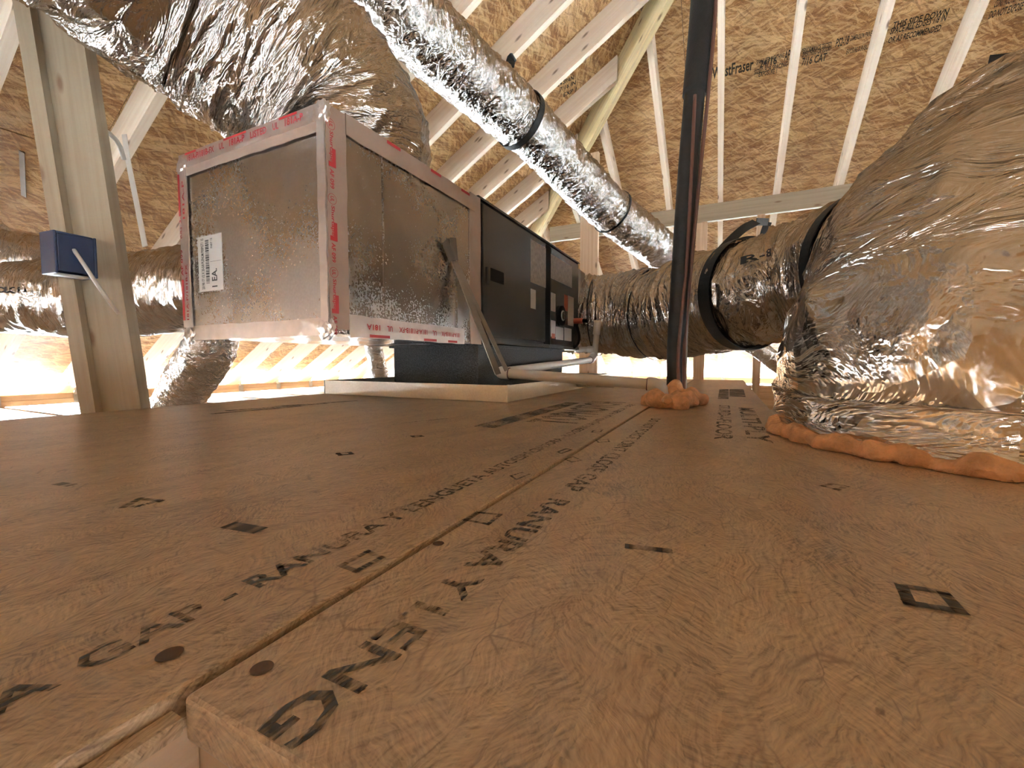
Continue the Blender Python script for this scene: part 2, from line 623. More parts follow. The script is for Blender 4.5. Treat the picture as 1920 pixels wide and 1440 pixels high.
def galvanised(name, base=(0.60, 0.60, 0.60), rough=0.27):
    m, nt, b = new_mat(name)
    tc = nt.nodes.new('ShaderNodeTexCoord').outputs['Object']
    b.inputs['Metallic'].default_value = 1.0
    sp = noise(nt, tc, 170, 1)
    lo = noise(nt, tc, 4, 3)
    f = math_n(nt, 'ADD', math_n(nt, 'MULTIPLY', sp, 0.3), math_n(nt, 'MULTIPLY', lo, 0.7))
    L(nt, ramp(nt, f, [(0.2, tuple(c * .72 for c in base)), (0.75, tuple(c * 1.12 for c in base))]), b.inputs['Base Color'])
    L(nt, ramp(nt, f, [(0.2, (rough * 1.2,) * 3), (0.8, (rough * .8,) * 3)]), b.inputs['Roughness'])
    bump(nt, b, noise(nt, tc, 6, 2), 0.25, 0.02)
    return m


GALV = galvanised('galvanised_sheet')
PAN = galvanised('pan_sheet', (0.66, 0.66, 0.62), 0.42)
CABINET = simple('cabinet_paint', (0.028, 0.024, 0.02), 0.25, 0.2, 0.12, 6)
CAB_DARK = simple('cabinet_black', (0.006, 0.005, 0.005), 0.7, spec=0.1)
BLOCK = simple('speckled_duct_liner', (0.045, 0.05, 0.055), 0.85, 0, 0.6, 220, 0.5, 220)
BLACK = simple('black_webbing', (0.008, 0.008, 0.008), 0.6, 0, 0.2, 60, 0.2, 200, 0.3)
RUBBER = simple('black_pipe_insulation', (0.01, 0.0095, 0.009), 0.55, 0, 0.3, 30, 0.15, 60, 0.35)
COPPER = simple('brown_cable', (0.10, 0.04, 0.03), 0.45)
PVC = simple('pvc', (0.70, 0.66, 0.60), 0.35, 0, 0.05, 10)
PVC_LINE = simple('purple_primer', (0.12, 0.05, 0.07), 0.6)
FOAM = simple('orange_foam', (0.70, 0.38, 0.20), 0.7, 0, 0.3, 40, 0.9, 70)
STEEL = simple('grey_strap_steel', (0.23, 0.21, 0.19), 0.4, 0.8, 0.12, 30)
TIE = simple('galvanised_tie', (0.55, 0.55, 0.55), 0.4, 0.9, 0.1, 40)
BLUE = simple('blue_plastic', (0.004, 0.016, 0.055), 0.4, 0, 0.15, 20)
CABLE = simple('white_cable', (0.62, 0.57, 0.50), 0.5)
TAPE = simple('aluminium_tape', (0.70, 0.66, 0.63), 0.3, 0.85, 0.1, 25, 0.08, 60)
TAPE_RED = simple('red_print', (0.42, 0.025, 0.035), 0.45)
MASTIC = simple('tan_tape', (0.42, 0.32, 0.26), 0.45, 0.3, 0.08, 12)
STICKER = simple('white_sticker', (0.62, 0.60, 0.57), 0.5)
STICKER_GREY = simple('printed_sticker', (0.36, 0.34, 0.33), 0.5, 0, 0.25, 60)
STICKER_RED = simple('red_sticker', (0.40, 0.09, 0.05), 0.5)
INK = simple('black_ink', (0.012, 0.012, 0.012), 0.6)
DRYWALL = simple('drywall', (0.78, 0.77, 0.74), 0.8)
HOLE = simple('screw_hole', (0.06, 0.03, 0.015), 0.9)


def stencil(name, col, cover=0.55):
    m, nt, b = new_mat(name)
    uv = uvn(nt)
    b.inputs['Base Color'].default_value = (*col, 1)
    b.inputs['Roughness'].default_value = 0.7
    n = noise(nt, mapping(nt, uv, (120, 420, 1)), 1, 2)
    n2 = noise(nt, mapping(nt, uv, (16, 16, 1)), 1, 2)
    a = ramp(nt, math_n(nt, 'ADD', n, math_n(nt, 'MULTIPLY', math_n(nt, 'SUBTRACT', n2, 0.5), 0.7)), [(cover - 0.17, (0.92, 0.92, 0.92)), (cover + 0.1, (0.12, 0.12, 0.12))])
    L(nt, a, b.inputs['Alpha'])
    return m


PRINT = stencil('stencilled_ink', (0.025, 0.022, 0.02))
PRINT_ROOF = stencil('roof_stencil_ink', (0.015, 0.012, 0.008), 0.95)

# ------------------------------------------------------------------ roof
TANP = 7 / 12.0
XL = -4.35
ZP = -0.109           # top of plate
RD = 0.14             # rafter depth
COSP = 1 / math.sqrt(1 + TANP * TANP)
RV = RD / COSP        # plumb depth


def _hip_yf():
    # where the far plate lies so that the hip passes pixel (1106, 256)
    best = None
    for yf in np.linspace(5, 8, 601):
        for t in np.linspace(2.5, 4, 151):
            p = np.array([XL + t, yf - t, ZP + TANP * t]) - CAM
            z = p @ FW
            e = (960 + FPX * (p @ RT) / z - 1106) ** 2 + (720 - FPX * (p @ UP) / z - 256) ** 2
            if best is None or e < best[0]: best = (e, yf, t)
    return best


_e, YF, HT = _hip_yf()
XR_RIDGE = 1.2
HALF = XR_RIDGE - XL
XR = XR_RIDGE + HALF
YB = -3.2             # unseen gable end behind the camera, closed to shape the light
TAIL = 0.42
PW, PWD = 0.14, 0.076


def zb(d): return ZP + TANP * d      # rafter underside at run d inside the plate


FACE = {  # name: (origin on plate inner edge, run direction, eave direction)
    'left': (np.array([XL, 0, 0.0]), np.array([1.0, 0, 0]), np.array([0, 1.0, 0])),
    'far': (np.array([0, YF, 0.0]), np.array([0, -1.0, 0]), np.array([1.0, 0, 0])),
    'right': (np.array([XR, 0, 0.0]), np.array([-1.0, 0, 0]), np.array([0, 1.0, 0])),
}


def run_end(face, e):
    """run length of the rafter at eave position e (stops at hip or ridge)"""
    if face in ('left', 'right'):
        return min(HALF - 0.02, YF - e - 0.03) if True else 0
    return min(e - XL, XR - e) - 0.03 if abs(e - XR_RIDGE) > 0.03 else HALF - 0.03


def face_plane(face, off):
    o, rd, ed = FACE[face]
    n = np.array([-rd[0] * TANP, -rd[1] * TANP, 1.0])
    return n, o + np.array([0, 0, ZP + off])


left_n, left_p = face_plane('left', RV)
far_n, far_p = face_plane('far', RV)

roof = {}
for f in FACE:
    o, rd, ed = FACE[f]
    roof[f] = empty('ceiling_' + f, o + np.array([0, 0, ZP]), kind='structure')


def clip(poly, a, b, c):
    """keep a*x+b*y<=c"""
    out = []
    for i in range(len(poly)):
        p, q = poly[i], poly[(i + 1) % len(poly)]
        dp, dq = a * p[0] + b * p[1] - c, a * q[0] + b * q[1] - c
        if dp <= 0: out.append(p)
        if dp * dq < 0:
            t = dp / (dp - dq)
            out.append((p[0] + (q[0] - p[0]) * t, p[1] + (q[1] - p[1]) * t))
    return out


def run_of(face, q):
    o, rd, ed = FACE[face]
    return float(np.dot(q - o, rd))


# horizontal board joints found in the photograph fix the courses
seam = {'left': run_of('left', hit(60, 259, left_n, left_p)), 'far': run_of('far', hit(1520, 268, far_n, far_p))}
seam['right'] = seam['left']
COURSE = 1.219 * COSP
PRNT = {}
for f in FACE:
    o, rd, ed = FACE[f]
    e0, e1 = (YB - 0.3, YF + TAIL) if f != 'far' else (XL - TAIL, XR + TAIL)
    k0 = int(math.floor((-TAIL - seam[f]) / COURSE))
    for k in range(k0, 8):
        d0, d1 = seam[f] + k * COURSE + 0.0028, seam[f] + (k + 1) * COURSE - 0.0028
        d0 = max(d0, -TAIL)
        d1 = min(d1, HALF)
        if d1 - d0 < 0.05: continue
        e = e0 - (1.22 if k % 2 else 0.4)
        while e < e1:
            poly = [(max(e + .0015, e0), d0), (min(e + 2.4385, e1), d0), (min(e + 2.4385, e1), d1), (max(e + .0015, e0), d1)]
            e += 2.44
            if poly[1][0] - poly[0][0] < 0.02: continue
            if f != 'far':
                poly = clip(poly, 1, 1, YF)              # e + d <= YF
            else:
                poly = clip(poly, -1, 1, -XL)            # d <= e - XL
                if len(poly) > 2: poly = clip(poly, 1, 1, XR)
            if len(poly) < 3: continue
            pts = [o + rd * d + ed * ee + np.array([0, 0, zb(d) + RV]) for ee, d in poly]
            off = rng.rand(2) * 5
            ob = MB().prism(pts, np.array([0, 0, 0.013]), lambda p, ed=ed, rd=rd, o=o, off=off: (float(p @ ed) + off[0], float((p - o) @ rd) / COSP + off[1])).build('sheathing_panel', OSB_ROOF, roof[f])
            PRNT.setdefault(f, []).append((ob, min(p[0] for p in poly), max(p[0] for p in poly), d0, d1))


UNDER = simple('joint_light_seal', (0.05, 0.05, 0.05), 0.9)  # unseen layer added to stop daylight leaking through the panel joints
for f in FACE:
    o, rd, ed = FACE[f]
    if f == 'far': poly = [(XL - TAIL, -TAIL), (XR + TAIL, -TAIL), (XR_RIDGE, HALF)]
    else: poly = [(YB - .3, -TAIL), (YF + TAIL, -TAIL), (YF - HALF, HALF), (YB - .3, HALF)]
    pts = [o + rd * d + ed * e_ + np.array([0, 0, zb(d) + RV + .0135]) for e_, d in poly]
    MB().prism(pts, (0, 0, .003)).build('joint_light_seal', UNDER, roof[f])


def panel_at(f, q):
    o, rd, ed = FACE[f]
    e, d = float((q - o) @ ed), float((q - o) @ rd)
    for ob, a, b, c, g in PRNT[f]:
        if a <= e <= b and c <= d <= g: return ob
    return PRNT[f][0][0]


def rafter(f, e, name='rafter', th=0.038, depth=RV, mat=PINE_RAFTER):
    o, rd, ed = FACE[f]
    dE = run_end(f, e)
    if dE < 0.15: return
    prof = [(dE, zb(dE)), (dE, zb(dE) + depth), (-TAIL, zb(-TAIL) + depth), (-TAIL, zb(-TAIL))]
    prof += [(-PW, zb(-PW)), (-PW, ZP), (0, ZP)]
    base = o + ed * (e - th / 2)
    pts = [base + rd * d + np.array([0, 0, z]) for d, z in prof]
    r = rng.rand() * 9
    MB().prism(pts, ed * th, lambda p: (float((p - o) @ rd) / COSP + r, float(p[2] - TANP * ((p - o) @ rd)) * COSP)).build(name, mat, roof[f])


y_left = 1.43
for k in range(-11, 13):
    rafter('left', y_left + 0.4064 * k - 0.019)
x_far = float(hit(1352, 100, *face_plane('far', 0))[0])
for k in range(-10, 18):
    rafter('far', x_far + 0.4064 * k)
for k in range(-11, 13):
    rafter('right', y_left + 0.4064 * k)


def hip(sx, ch):
    a = np.array([XL, YF, 0]) if sx > 0 else np.array([XR, YF, 0])
    d = np.array([sx, -1.0, 0])
    t0, t1 = -TAIL, HALF
    sd = np.array([1.0, sx, 0]) / math.sqrt(2) * 0.019
    dep = 0.225
    pts = [a + d * t + np.array([0, 0, zb(t) + RV - 0.012 - q]) - sd for t, q in ((t0, 0), (t1, 0), (t1, dep), (0.4, dep), (0.2, 0.14), (t0, 0.14))]
    return MB().prism(pts, sd * 2, lambda p: (float((p - a) @ d) / 1.41 * 1.1, float(p[2] - TANP * ((p - a) @ d) / 2) * 0.9)).build('hip_rafter', PINE_YELLOW, roof[ch])


hip(1, 'far')
hip(-1, 'right')
MB().beam((XR_RIDGE, YB - .3, zb(HALF) + 0.05), (XR_RIDGE, YF - HALF, zb(HALF) + 0.05), 0.038, 0.235).build('ridge_board', PINE, roof['left'])

# plates and eaves -------------------------------------------------
wl = empty('wall_left', (XL - PW / 2, 1.5, ZP - PWD), kind='structure')
wf = empty('wall_far', (0, YF + PW / 2, ZP - PWD), kind='structure')
wr = empty('wall_right', (XR + PW / 2, 1.5, ZP - PWD), kind='structure')
for i in (0, 1):
    z0 = ZP - 0.038 * (2 - i) + 0.0005 + 0.0
    MB().box((XL - PW, YB, z0), (XL - 0.002 * i, YF + PW, z0 + 0.037)).build('top_plate', PINE, wl)
    MB().box((XL + .003, YF + 0.002 * i, z0), (XR - .003, YF + PW, z0 + 0.037)).build('top_plate', PINE, wf)
    MB().box((XR + 0.002 * i, YB, z0), (XR + PW, YF + PW, z0 + 0.037)).build('top_plate', PINE, wr)
tie_mesh = None
for k in range(-3, 12):
    y = y_left + 0.4064 * k + 0.004
    p = np.array([XL, y, ZP])
    m = MB()
    m.box(p + (0.000, 0.0, -0.07), p + (0.003, 0.045, 0.0))
    m.beam(p + (0.004, 0.012, -0.01), p + (0.045, 0.003, 0.075), 0.018, 0.003, (1, 0, 0))
    m.build('rafter_tie', TIE, wl)
for k in range(-4, 8):
    p = np.array([x_far + 0.4064 * k + 0.024, YF, ZP])
    m = MB()
    m.box(p + (0.0, -0.003, -0.07), p + (0.045, 0.0, 0.0))
    m.beam(p + (0.012, -0.004, -0.01), p + (0.003, -0.045, 0.075), 0.018, 0.003, (0, 1, 0))
    m.build('rafter_tie', TIE, wf)
wb = empty('wall_back', (XR_RIDGE, YB, ZP - PWD), kind='structure')  # unseen gable, sheathed shut so daylight enters only by the eaves
for x in np.arange(XL + 0.8, XR, 1.22):
    h = zb(min(x - XL, XR - x)) - 0.01
    MB().box((x - .019, YB, ZP - PWD), (x + .019, YB + .09, h)).build('gable_stud', PINE, wb)
def gtop(x): return zb(min(x - XL, XR - x)) + RV - .005
for x0, x1 in ((XL, XL + 2.4), (XL + 2.403, XR_RIDGE), (XR_RIDGE + .003, XR - 2.4), (XR - 2.397, XR)):
    pts = [(x0, YB - .012, ZP - PWD), (x1, YB - .012, ZP - PWD), (x1, YB - .012, gtop(x1)), (x0, YB - .012, gtop(x0))]
    MB().prism(pts, (0, .011, 0), lambda p: (p[0], p[2])).build('sheathing_panel', OSB_ROOF, wb)

# floor --------------------------------------------------------------
JZ = ZP - PWD          # top of ceiling joists
floor = empty('floor', (-0.6, 1.5, 0.0), kind='structure')
DX0 = float(onZ(0, 788, 0)[0])                        # left edge of the raised deck
SX = float((onZ(330, 1300, 0)[0] + onZ(1215, 765, 0)[0]) / 2)  # joint between boards
DY1 = float(onZ(1340, 712, 0)[1])
NY = float(onZ(330, 1297, 0)[1])                      # near end of the right-hand board
DXR = 0.11
T = 0.0185


def deck(name, poly):
    off = rng.rand(2) * 4
    pts = [np.array([x, y, -T]) for x, y in poly]
    return MB().prism(pts, (0, 0, T), lambda p: (p[1] + off[0], p[0] + off[1])).build(name, OSB_FLOOR, floor, bevel=0.0022)


dl = deck('floor_panel', [(DX0, -1.1), (SX - .0026, -1.1), (SX - .0026, 1.338), (DX0, 1.338)])
dl2 = deck('floor_panel', [(DX0, 1.3405), (SX - .0026, 1.3405), (SX - .0026, DY1), (DX0, DY1)])
dr = deck('floor_panel', [(SX + .0026, NY), (0.95, NY), (0.95, 1.33), (DXR, 1.33), (DXR, DY1), (SX + .0026, DY1)])
# tongue left standing on the open edge of the left board
MB().box((SX - .0015, -1.1, -.0125), (SX + .006, NY - .002, -.006)).build('tongue', OSB_FLOOR, dl)
# frame under the deck
FB = JZ + 0.001
for a, b in (((SX - .05, -1.1, FB), (SX - .012, NY + 0.012, -T - .0005)), ((DX0 + .01, -1.1, FB), (DX0 + .048, DY1 - .05, -T - .0005)),
             ((SX - .011, NY + .012, FB), (0.94, NY + .05, -T - .0005)), ((DX0 + .05, DY1 - .04, FB), (DXR, DY1 - .004, -T - .0005)),
             ((DXR - .05, 1.36, FB), (DXR - .01, DY1 - .05, -T - .0005))):
    MB().box(a, b).build('deck_frame_board', PINE, floor)
for k in range(-11, 13):
    y = y_left + 0.4064 * k + 0.03
    MB().box((XL - .1, y, JZ - 0.184), (XR + .1, y + 0.038, JZ - 0.0005)).build('ceiling_joist', PINE, floor)
MB().box((XL - .1, YB, JZ - .198), (XR + .1, YF + .1, JZ - .1845)).build('drywall_ceiling', DRYWALL, floor)

# ------------------------------------------------------------------ printing on the deck
zf = ((0, 0, 1), (0, 0, 0))


def floor_text(s, px_a, px_b, xa, xb, flip, parent, mat=PRINT):
    """line of lettering between two pixels along the joint; xa..xb is the band across it"""
    y0, y1 = float(onZ(*px_a, 0)[1]), float(onZ(*px_b, 0)[1])
    if not flip:
        text(s, (max(xa, xb), y0, 0), (0, 1, 0), (-1, 0, 0), y1 - y0, abs(xb - xa), mat, parent)
    else:
        text(s, (min(xa, xb), y1, 0), (0, -1, 0), (1, 0, 0), y1 - y0, abs(xb - xa), mat, parent)


def xz(px): return float(onZ(*px, 0)[0])


la, lb = SX - 0.064, SX - 0.041
for st_, y0_, y1_, par in (('A GAP - RANURA Y LENGUETA AUTOESPACIADORA - NO CIERRE LA JUNTA A LA', .05, 1.02, dl), ('FUERZA - DEJE', 1.04, 1.3, dl)):
    text(st_, (lb, y0_, 0), (0, 1, 0), (-1, 0, 0), y1_ - y0_, lb - la, PRINT, par)
ra, rb = SX + 0.036, SX + 0.064
text('DO NOT FORCE JOINT CLOSE GAP . RANURA Y LENG', (ra, 1.0, 0), (0, -1, 0), (1, 0, 0), .91, rb - ra, PRINT, dr)


def mark(pts_px, w, parent, closed=True):
    pts = [onZ(x, y, 0) for x, y in pts_px]
    m = MB()
    n = len(pts)
    for i in range(n if closed else n - 1):
        a, b = pts[i], pts[(i + 1) % n]
        d = (b - a) / max(np.linalg.norm(b - a), 1e-6)
        s = np.array([-d[1], d[0], 0]) * w / 2
        m.add([a - s - d * w / 2 + (0, 0, .0006), a + s - d * w / 2 + (0, 0, .0006), b + s + d * w / 2 + (0, 0, .0006), b - s + d * w / 2 + (0, 0, .0006)], [(0, 3, 2, 1)],
              [[(p[0], p[1]) for p in (a, b, b, a)]])
    return m.build('printed_mark', PRINT, parent)


mark([(640, 1062), (690, 1035), (715, 1047), (668, 1072)], .004, dl)
mark([(872, 976), (895, 962), (938, 966), (915, 984)], .0035, dr)
mark([(958, 893), (978, 887), (992, 890), (968, 900)], .003, dl)
mark([(1046, 848), (1062, 842), (1072, 844), (1052, 851)], .003, dl)
mark([(1060, 862), (1075, 857), (1090, 864), (1072, 867)], .003, dr)
mark([(1118, 826), (1140, 824), (1142, 829), (1122, 830)], .003, dr)
mark([(1112, 808), (1130, 806), (1126, 810), (1110, 811)], .003, dl)
mark([(1690, 1100), (1768, 1112), (1800, 1148), (1705, 1132)], .006, dr)
mark([(1542, 912), (1562, 908), (1587, 913), (1570, 919)], .005, dr)
mark([(1182, 1026), (1250, 1034)], .0075, dr, False)
mark([(438, 987), (478, 994)], .013, dl, False)
mark([(232, 952), (262, 936), (300, 940), (258, 950)], .006, dl)
mark([(772, 818), (788, 817), (792, 819), (776, 820)], .006, dl)
mark([(634, 851), (655, 849), (660, 852), (638, 854)], .006, dl)
mark([(112, 908), (130, 910)], .01, dl, False)
mark([(752, 794), (838, 785)], .004, dl2, False)
# logo bar and big lettering beside the pan
lg0, lg1 = onZ(882, 799, 0), onZ(1092, 756, 0)
lgx = float((lg0[0] + lg1[0]) / 2)
ly0, ly1 = float(lg0[1]), float(lg1[1])
quad('printed_bar', [(lgx - .022, ly0, 0), (lgx + .022, ly0, 0), (lgx + .022, ly1, 0), (lgx - .022, ly1, 0)], PRINT, dl2, .0006, (0, 0, 1))
text('TOPNOTCH', (lgx + .15, ly0 + .10, 0), (0, 1, 0), (-1, 0, 0), (ly1 - ly0) * 0.95, .11, PRINT, dl2)
# lettering at the right
def far_text(s, pa, pb, xa, xb):
    y0, y1 = float(onZ(*pa, 0)[1]), float(onZ(*pb, 0)[1])
    text(s, (xa, y1, 0), (0, -1, 0), (1, 0, 0), y1 - y0, xb - xa, PRINT, dr)


far_text('STURD-I-FLOOR', (1345, 824), (1355, 760), xz((1342, 800)), xz((1373, 800)))
far_text('MULTI-PLY', (1395, 828), (1395, 765), xz((1394, 800)), xz((1432, 800)))
quad('printed_bar', [onZ(1346, 748, 0), onZ(1366, 748, 0), onZ(1366, 730, 0), onZ(1349, 730, 0)], PRINT, dr, .0006, (0, 0, 1))
quad('printed_bar', [onZ(1368, 744, 0), onZ(1398, 744, 0), onZ(1394, 730, 0), onZ(1368, 730, 0)], PRINT, dr, .0006, (0, 0, 1))
# dark print at the far left of the deck
for a, b in (((402, 776), (560, 762)), ((520, 762), (665, 752)), ((430, 770), (610, 757))):
    mark([a, b], .018, dl2, False)
# screw dimples
for x, y, r, par in ((318, 1228, .0052, dl), (491, 1254, .0045, dr), (822, 1020, .004, dr)):
    c = onZ(x, y, 0)
    th = np.linspace(0, 2 * math.pi, 20, endpoint=False)
    V = [(c[0] + r * math.cos(t), c[1] + r * math.sin(t), .0005) for t in th] + [(c[0] + r * .6 * math.cos(t), c[1] + r * .6 * math.sin(t), .00055) for t in th] + [(c[0], c[1], .0004)]
    F = [(i, (i + 1) % 20, 20 + (i + 1) % 20, 20 + i) for i in range(20)] + [(20 + i, 20 + (i + 1) % 20, 40) for i in range(20)]
    mesh_obj('screw_hole', V, F, HOLE, par)

# ------------------------------------------------------------------ printing on the roof
def roof_text(f, s, a, b, h, par=None):
    n, p = face_plane(f, RV)
    q = hit(*a, n, p)
    text_px(s, n, p, a, b, h, PRINT_ROOF, panel_at(f, q), off=0.0015)


for s, a, b, h in (('WestFraser', (1335, 149), (1412, 131), .075), ('SPAN RATED SHEATHING', (1418, 122), (1470, 108), .03), ('24/16', (1424, 128), (1456, 120), .05), ('SIZED FOR SPACING', (1414, 140), (1476, 124), .03),
                   ('EXPOSURE 1', (1422, 144), (1456, 137), .03), ('APA', (1470, 114), (1486, 110), .06), ('PERFORMANCE TESTED', (1502, 101), (1558, 88), .03), ('SHEATHING CATEGORY', (1504, 107), (1558, 95), .03),
                   ('7/16 CAT', (1502, 124), (1548, 114), .05), ('PS2-18', (1566, 89), (1590, 83), .05), ('DIMENSION PANEL', (1594, 77), (1636, 67), .03), ('EXPOSURE DURABILITY', (1586, 102), (1632, 91), .03),
                   ('THIS SIDE DOWN', (1672, 54), (1776, 28), .035), ('SPACE ALL EDGES 1/8 IN', (1668, 65), (1772, 39), .035), ('OR AS RECOMMENDED', (1664, 82), (1762, 58), .035),
                   ('CONSTRUCTION USE', (1862, 15), (1918, 0), .04), ('DO NOT EXPOSE', (1852, 36), (1915, 18), .04)):
    roof_text('far', s, a, b, h)
for s, a, b in (('24 SPAN', (1045, 163), (1075, 149)), ('7/16 IN', (1049, 172), (1079, 158)), ('EXP 1', (1056, 182), (1080, 171))):
    roof_text('left', s, a, b, .035)

# ------------------------------------------------------------------ posts and purlin
hipP = np.array([XL + HT, YF - HT, zb(HT)])
n0, p0 = face_plane('far', 0)
pur = hit(1290, 384, n0, p0)
PY = float(pur[1])
MB().box((XL + (YF - PY) + 0.1, PY - .019, pur[2] - 0.165), (3.6, PY + .019, pur[2] - 0.026)).build('purlin', PINE_SHADED)
tag(bpy.data.objects['purlin'], 'long horizontal board braced under the far roof rafters', 'beam')


def post(name, X, Y, z1, w, d, label, mat=PINE, z0=JZ):
    r = empty(name, (X, Y, z0), label, 'post')
    MB().box((X - w / 2, Y - d / 2, z0), (X + w / 2, Y + d / 2, z1)).build('stud', mat, r)
    return r


post('wooden_post', hipP[0] + 0.0, hipP[1] + 0.02, zb(HT) - 0.125, 0.14, 0.038, 'pale wooden post propping the hip rafter behind the air handler', PINE)
for px, w, lab, z in ((1312, .085, 'pale wooden post under the purlin just right of the black pipe', 3), (1421, .055, 'thin wooden post standing beside the far right deck edge', 3), (1577, .11, 'short-looking wooden post top behind the strapped silver duct', 3)):
    q = hit(px, 600, (0, 1, 0), (0, PY, 0))
    post('wooden_post', float(q[0]), PY, pur[2] - 0.168, w, .038, lab)

# leaning strongback post at the left
pb = onX(230, 770, -1.53)
pz0 = JZ
base = np.array([pb[0], pb[1], 0])
ltop = P(117, 60, 1.16)
dirp = (ltop - pb) / (ltop[2] - pb[2])
a = pb + dirp * (JZ - pb[2])
zt = 1.33
for _ in range(20):
    b = pb + dirp * (zt - pb[2])
    zt = zb(b[0] - .06 - XL) - .005
lp = empty('leaning_post', a, 'leaning pale wooden post of two boards beside the deck, left foreground', 'post')
wd = np.array([math.cos(math.radians(32)), math.sin(math.radians(32)), 0.0])
nd = np.array([wd[1], -wd[0], 0])
MB().beam(a + wd * .012, b + wd * .012, 0.10, 0.038, nd).build('face_board', PINE_SHADED, lp)
MB().beam(a - wd * .058 - nd * .02, b - wd * .058 - nd * .02, 0.038, 0.12, nd).build('edge_board', PINE_SHADED, lp)

# ------------------------------------------------------------------ air handler, plenum, stand, pan
UX1 = -0.78
UX0 = -1.335
UZ0 = 0.19
Y0, Y1, Y2 = 0.68, 1.315, 2.47
PZ1 = 0.68
AZ1 = 0.697

# drain pan
c0, c1 = onZ(950, 756, 0), onZ(610, 739, 0)
PX1, PX0 = float(c0[0]), float(c1[0])
PYa, PYb = float((c0[1] + c1[1]) / 2), 2.56
PH = 0.054
pan = empty('drain_pan', ((PX0 + PX1) / 2, (PYa + PYb) / 2, 0), 'shallow galvanised drain pan lying on the deck under the air handler', 'pan')
MB().box((PX0 + .004, PYa + .004, .002), (PX1 - .004, PYb - .004, .004)).build('pan_floor', PAN, pan)
for a, b in (((PX0, PYa, .002), (PX1, PYa + .003, PH)), ((PX0, PYb - .003, .002), (PX1, PYb, PH)), ((PX0, PYa + .0032, .002), (PX0 + .003, PYb - .0032, PH)), ((PX1 - .003, PYa + .0032, .002), (PX1, PYb - .0032, PH))):
    MB().box(a, b).build('pan_wall', PAN, pan)
for sx in (PX0, PX1):
    MB().box((sx - .0015, PYa - .0015, .002), (sx + .0015, PYa + .012, PH + .0015)).build('corner_fold', PAN, pan)
q = onX(1082, 724, PX1)
pipe('drain_stub', [(PX1 - .002, q[1], .03), (PX1 + .16, q[1], .03)], .0135, PVC, pan)
pipe('stub_fitting', [(PX1 + .002, q[1], .03), (PX1 + .05, q[1], .03)], .018, PVC, pan)
pipe('stub_fitting', [(PX1 + .09, q[1], .03), (PX1 + .165, q[1], .03)], .0175, PVC, pan)

# stand
BX0 = float(onY(738, 690, Y1)[0])
st = empty('equipment_stand', ((BX0 + UX1) / 2, 1.75, 0.005), 'black speckled insulated box stand in the drain pan', 'stand')
MB().box((BX0, Y1 + .004, .005), (UX1 - .004, 2.2, UZ0 - .012)).build('body', BLOCK, st)
MB().box((BX0 - .02, Y1 - .002, UZ0 - .0115), (UX1 - .002, 2.22, UZ0 - .001)).build('top_flange', BLOCK, st)

# air handler
ah = empty('air_handler', ((UX0 + UX1) / 2, (Y1 + Y2) / 2, UZ0), 'dark brown metal air handler cabinet lying on its side on the stand', 'air handler')
MB().box((UX0 + .01, Y1 + .001, UZ0), (UX1 - .006, Y2, AZ1 - .004)).build('cabinet', CABINET, ah, bevel=.003)
MB().box((UX0 + .008, Y1 + .002, AZ1 - .0038), (UX1 + .002, Y2 + .001, AZ1 + .004)).build('top_flange', CABINET, ah)
yA = float(onX(906, 500, UX1)[1])
yB = float(onX(1023, 500, UX1)[1])
yC = float(onX(1033, 500, UX1)[1])
MB().box((UX1 - .006, yA, UZ0 + .03), (UX1, yB, AZ1 - .012)).build('access_panel', CABINET, ah, bevel=.002)
ap2 = MB().box((UX1 - .006, yC, UZ0 + .02), (UX1, Y2 - .01, AZ1 - .012)).build('access_panel', CABINET, ah, bevel=.002)
MB().box((UX1 - .006, yB + .001, UZ0 + .02), (UX1 - .004, yC - .001, AZ1 - .01)).build('panel_gap', CAB_DARK, ah)
MB().box((UX1 - .006, Y1 + .03, UZ0 + .003), (UX1 + .003, Y2, UZ0 + .018)).build('base_rail', CABINET, ah)


def side_rect(name, x0, y0, x1, y1, mat, parent, th=.0012, X=UX1):
    """plate on the unit's long side from two opposite corner pixels"""
    a, b = onX(x0, y0, X), onX(x1, y1, X)
    xm = (x0 + x1) / 2
    za = float(onX(x0, y0, X)[2])
    zc = float(onX(x0, y1, X)[2]) if False else float(b[2])
    lo = (X, min(a[1], b[1]), min(za, zc))
    hi = (X + th, max(a[1], b[1]), max(za, zc))
    return MB().box(lo, hi).build(name, mat, parent)


hd = side_rect('recessed_handle', 914, 500, 944, 534, CAB_DARK, ah, .002)
side_rect('handle_lip', 913, 500, 917, 534, CABINET, hd, .006, UX1 + .0005)
side_rect('rating_label', 995, 448, 1023, 540, STICKER_GREY, ah)
side_rect('warning_label', 995, 541, 1004, 580, STICKER, ah)
side_rect('wiring_label', 1033, 476, 1072, 540, STICKER_GREY, ah)
side_rect('small_label', 1033, 548, 1041, 585, STICKER, ah)
side_rect('red_label', 1058, 552, 1064, 584, STICKER_RED, ah)
side_rect('small_label', 1065, 554, 1075, 612, STICKER, ah)
side_rect('small_label', 1033, 600, 1041, 632, STICKER, ah)
side_rect('red_label', 1034, 625, 1040, 635, STICKER_RED, ah, .002)
side_rect('instruction_card', 1042, 612, 1056, 638, STICKER, ah)
side_rect('instruction_card', 1058, 614, 1071, 640, STICKER, ah)
q = onX(1051, 592, UX1)
pipe('port_ring', [q, q + (.012, 0, 0)], .052, CAB_DARK, ah, 24)
pr = pipe('port_rim', [q + (.0125, 0, 0), q + (.016, 0, 0)], .027, TIE, ah, 24)
pipe('port_plug', [q + (.0165, 0, 0), q + (.019, 0, 0)], .021, CABINET, pr, 24)
q = onX(1076, 602, UX1)
pipe('drain_port', [q + (-.01, 0, 0), q + (.05, 0.005, 0)], .016, STICKER_RED, ah, 14)
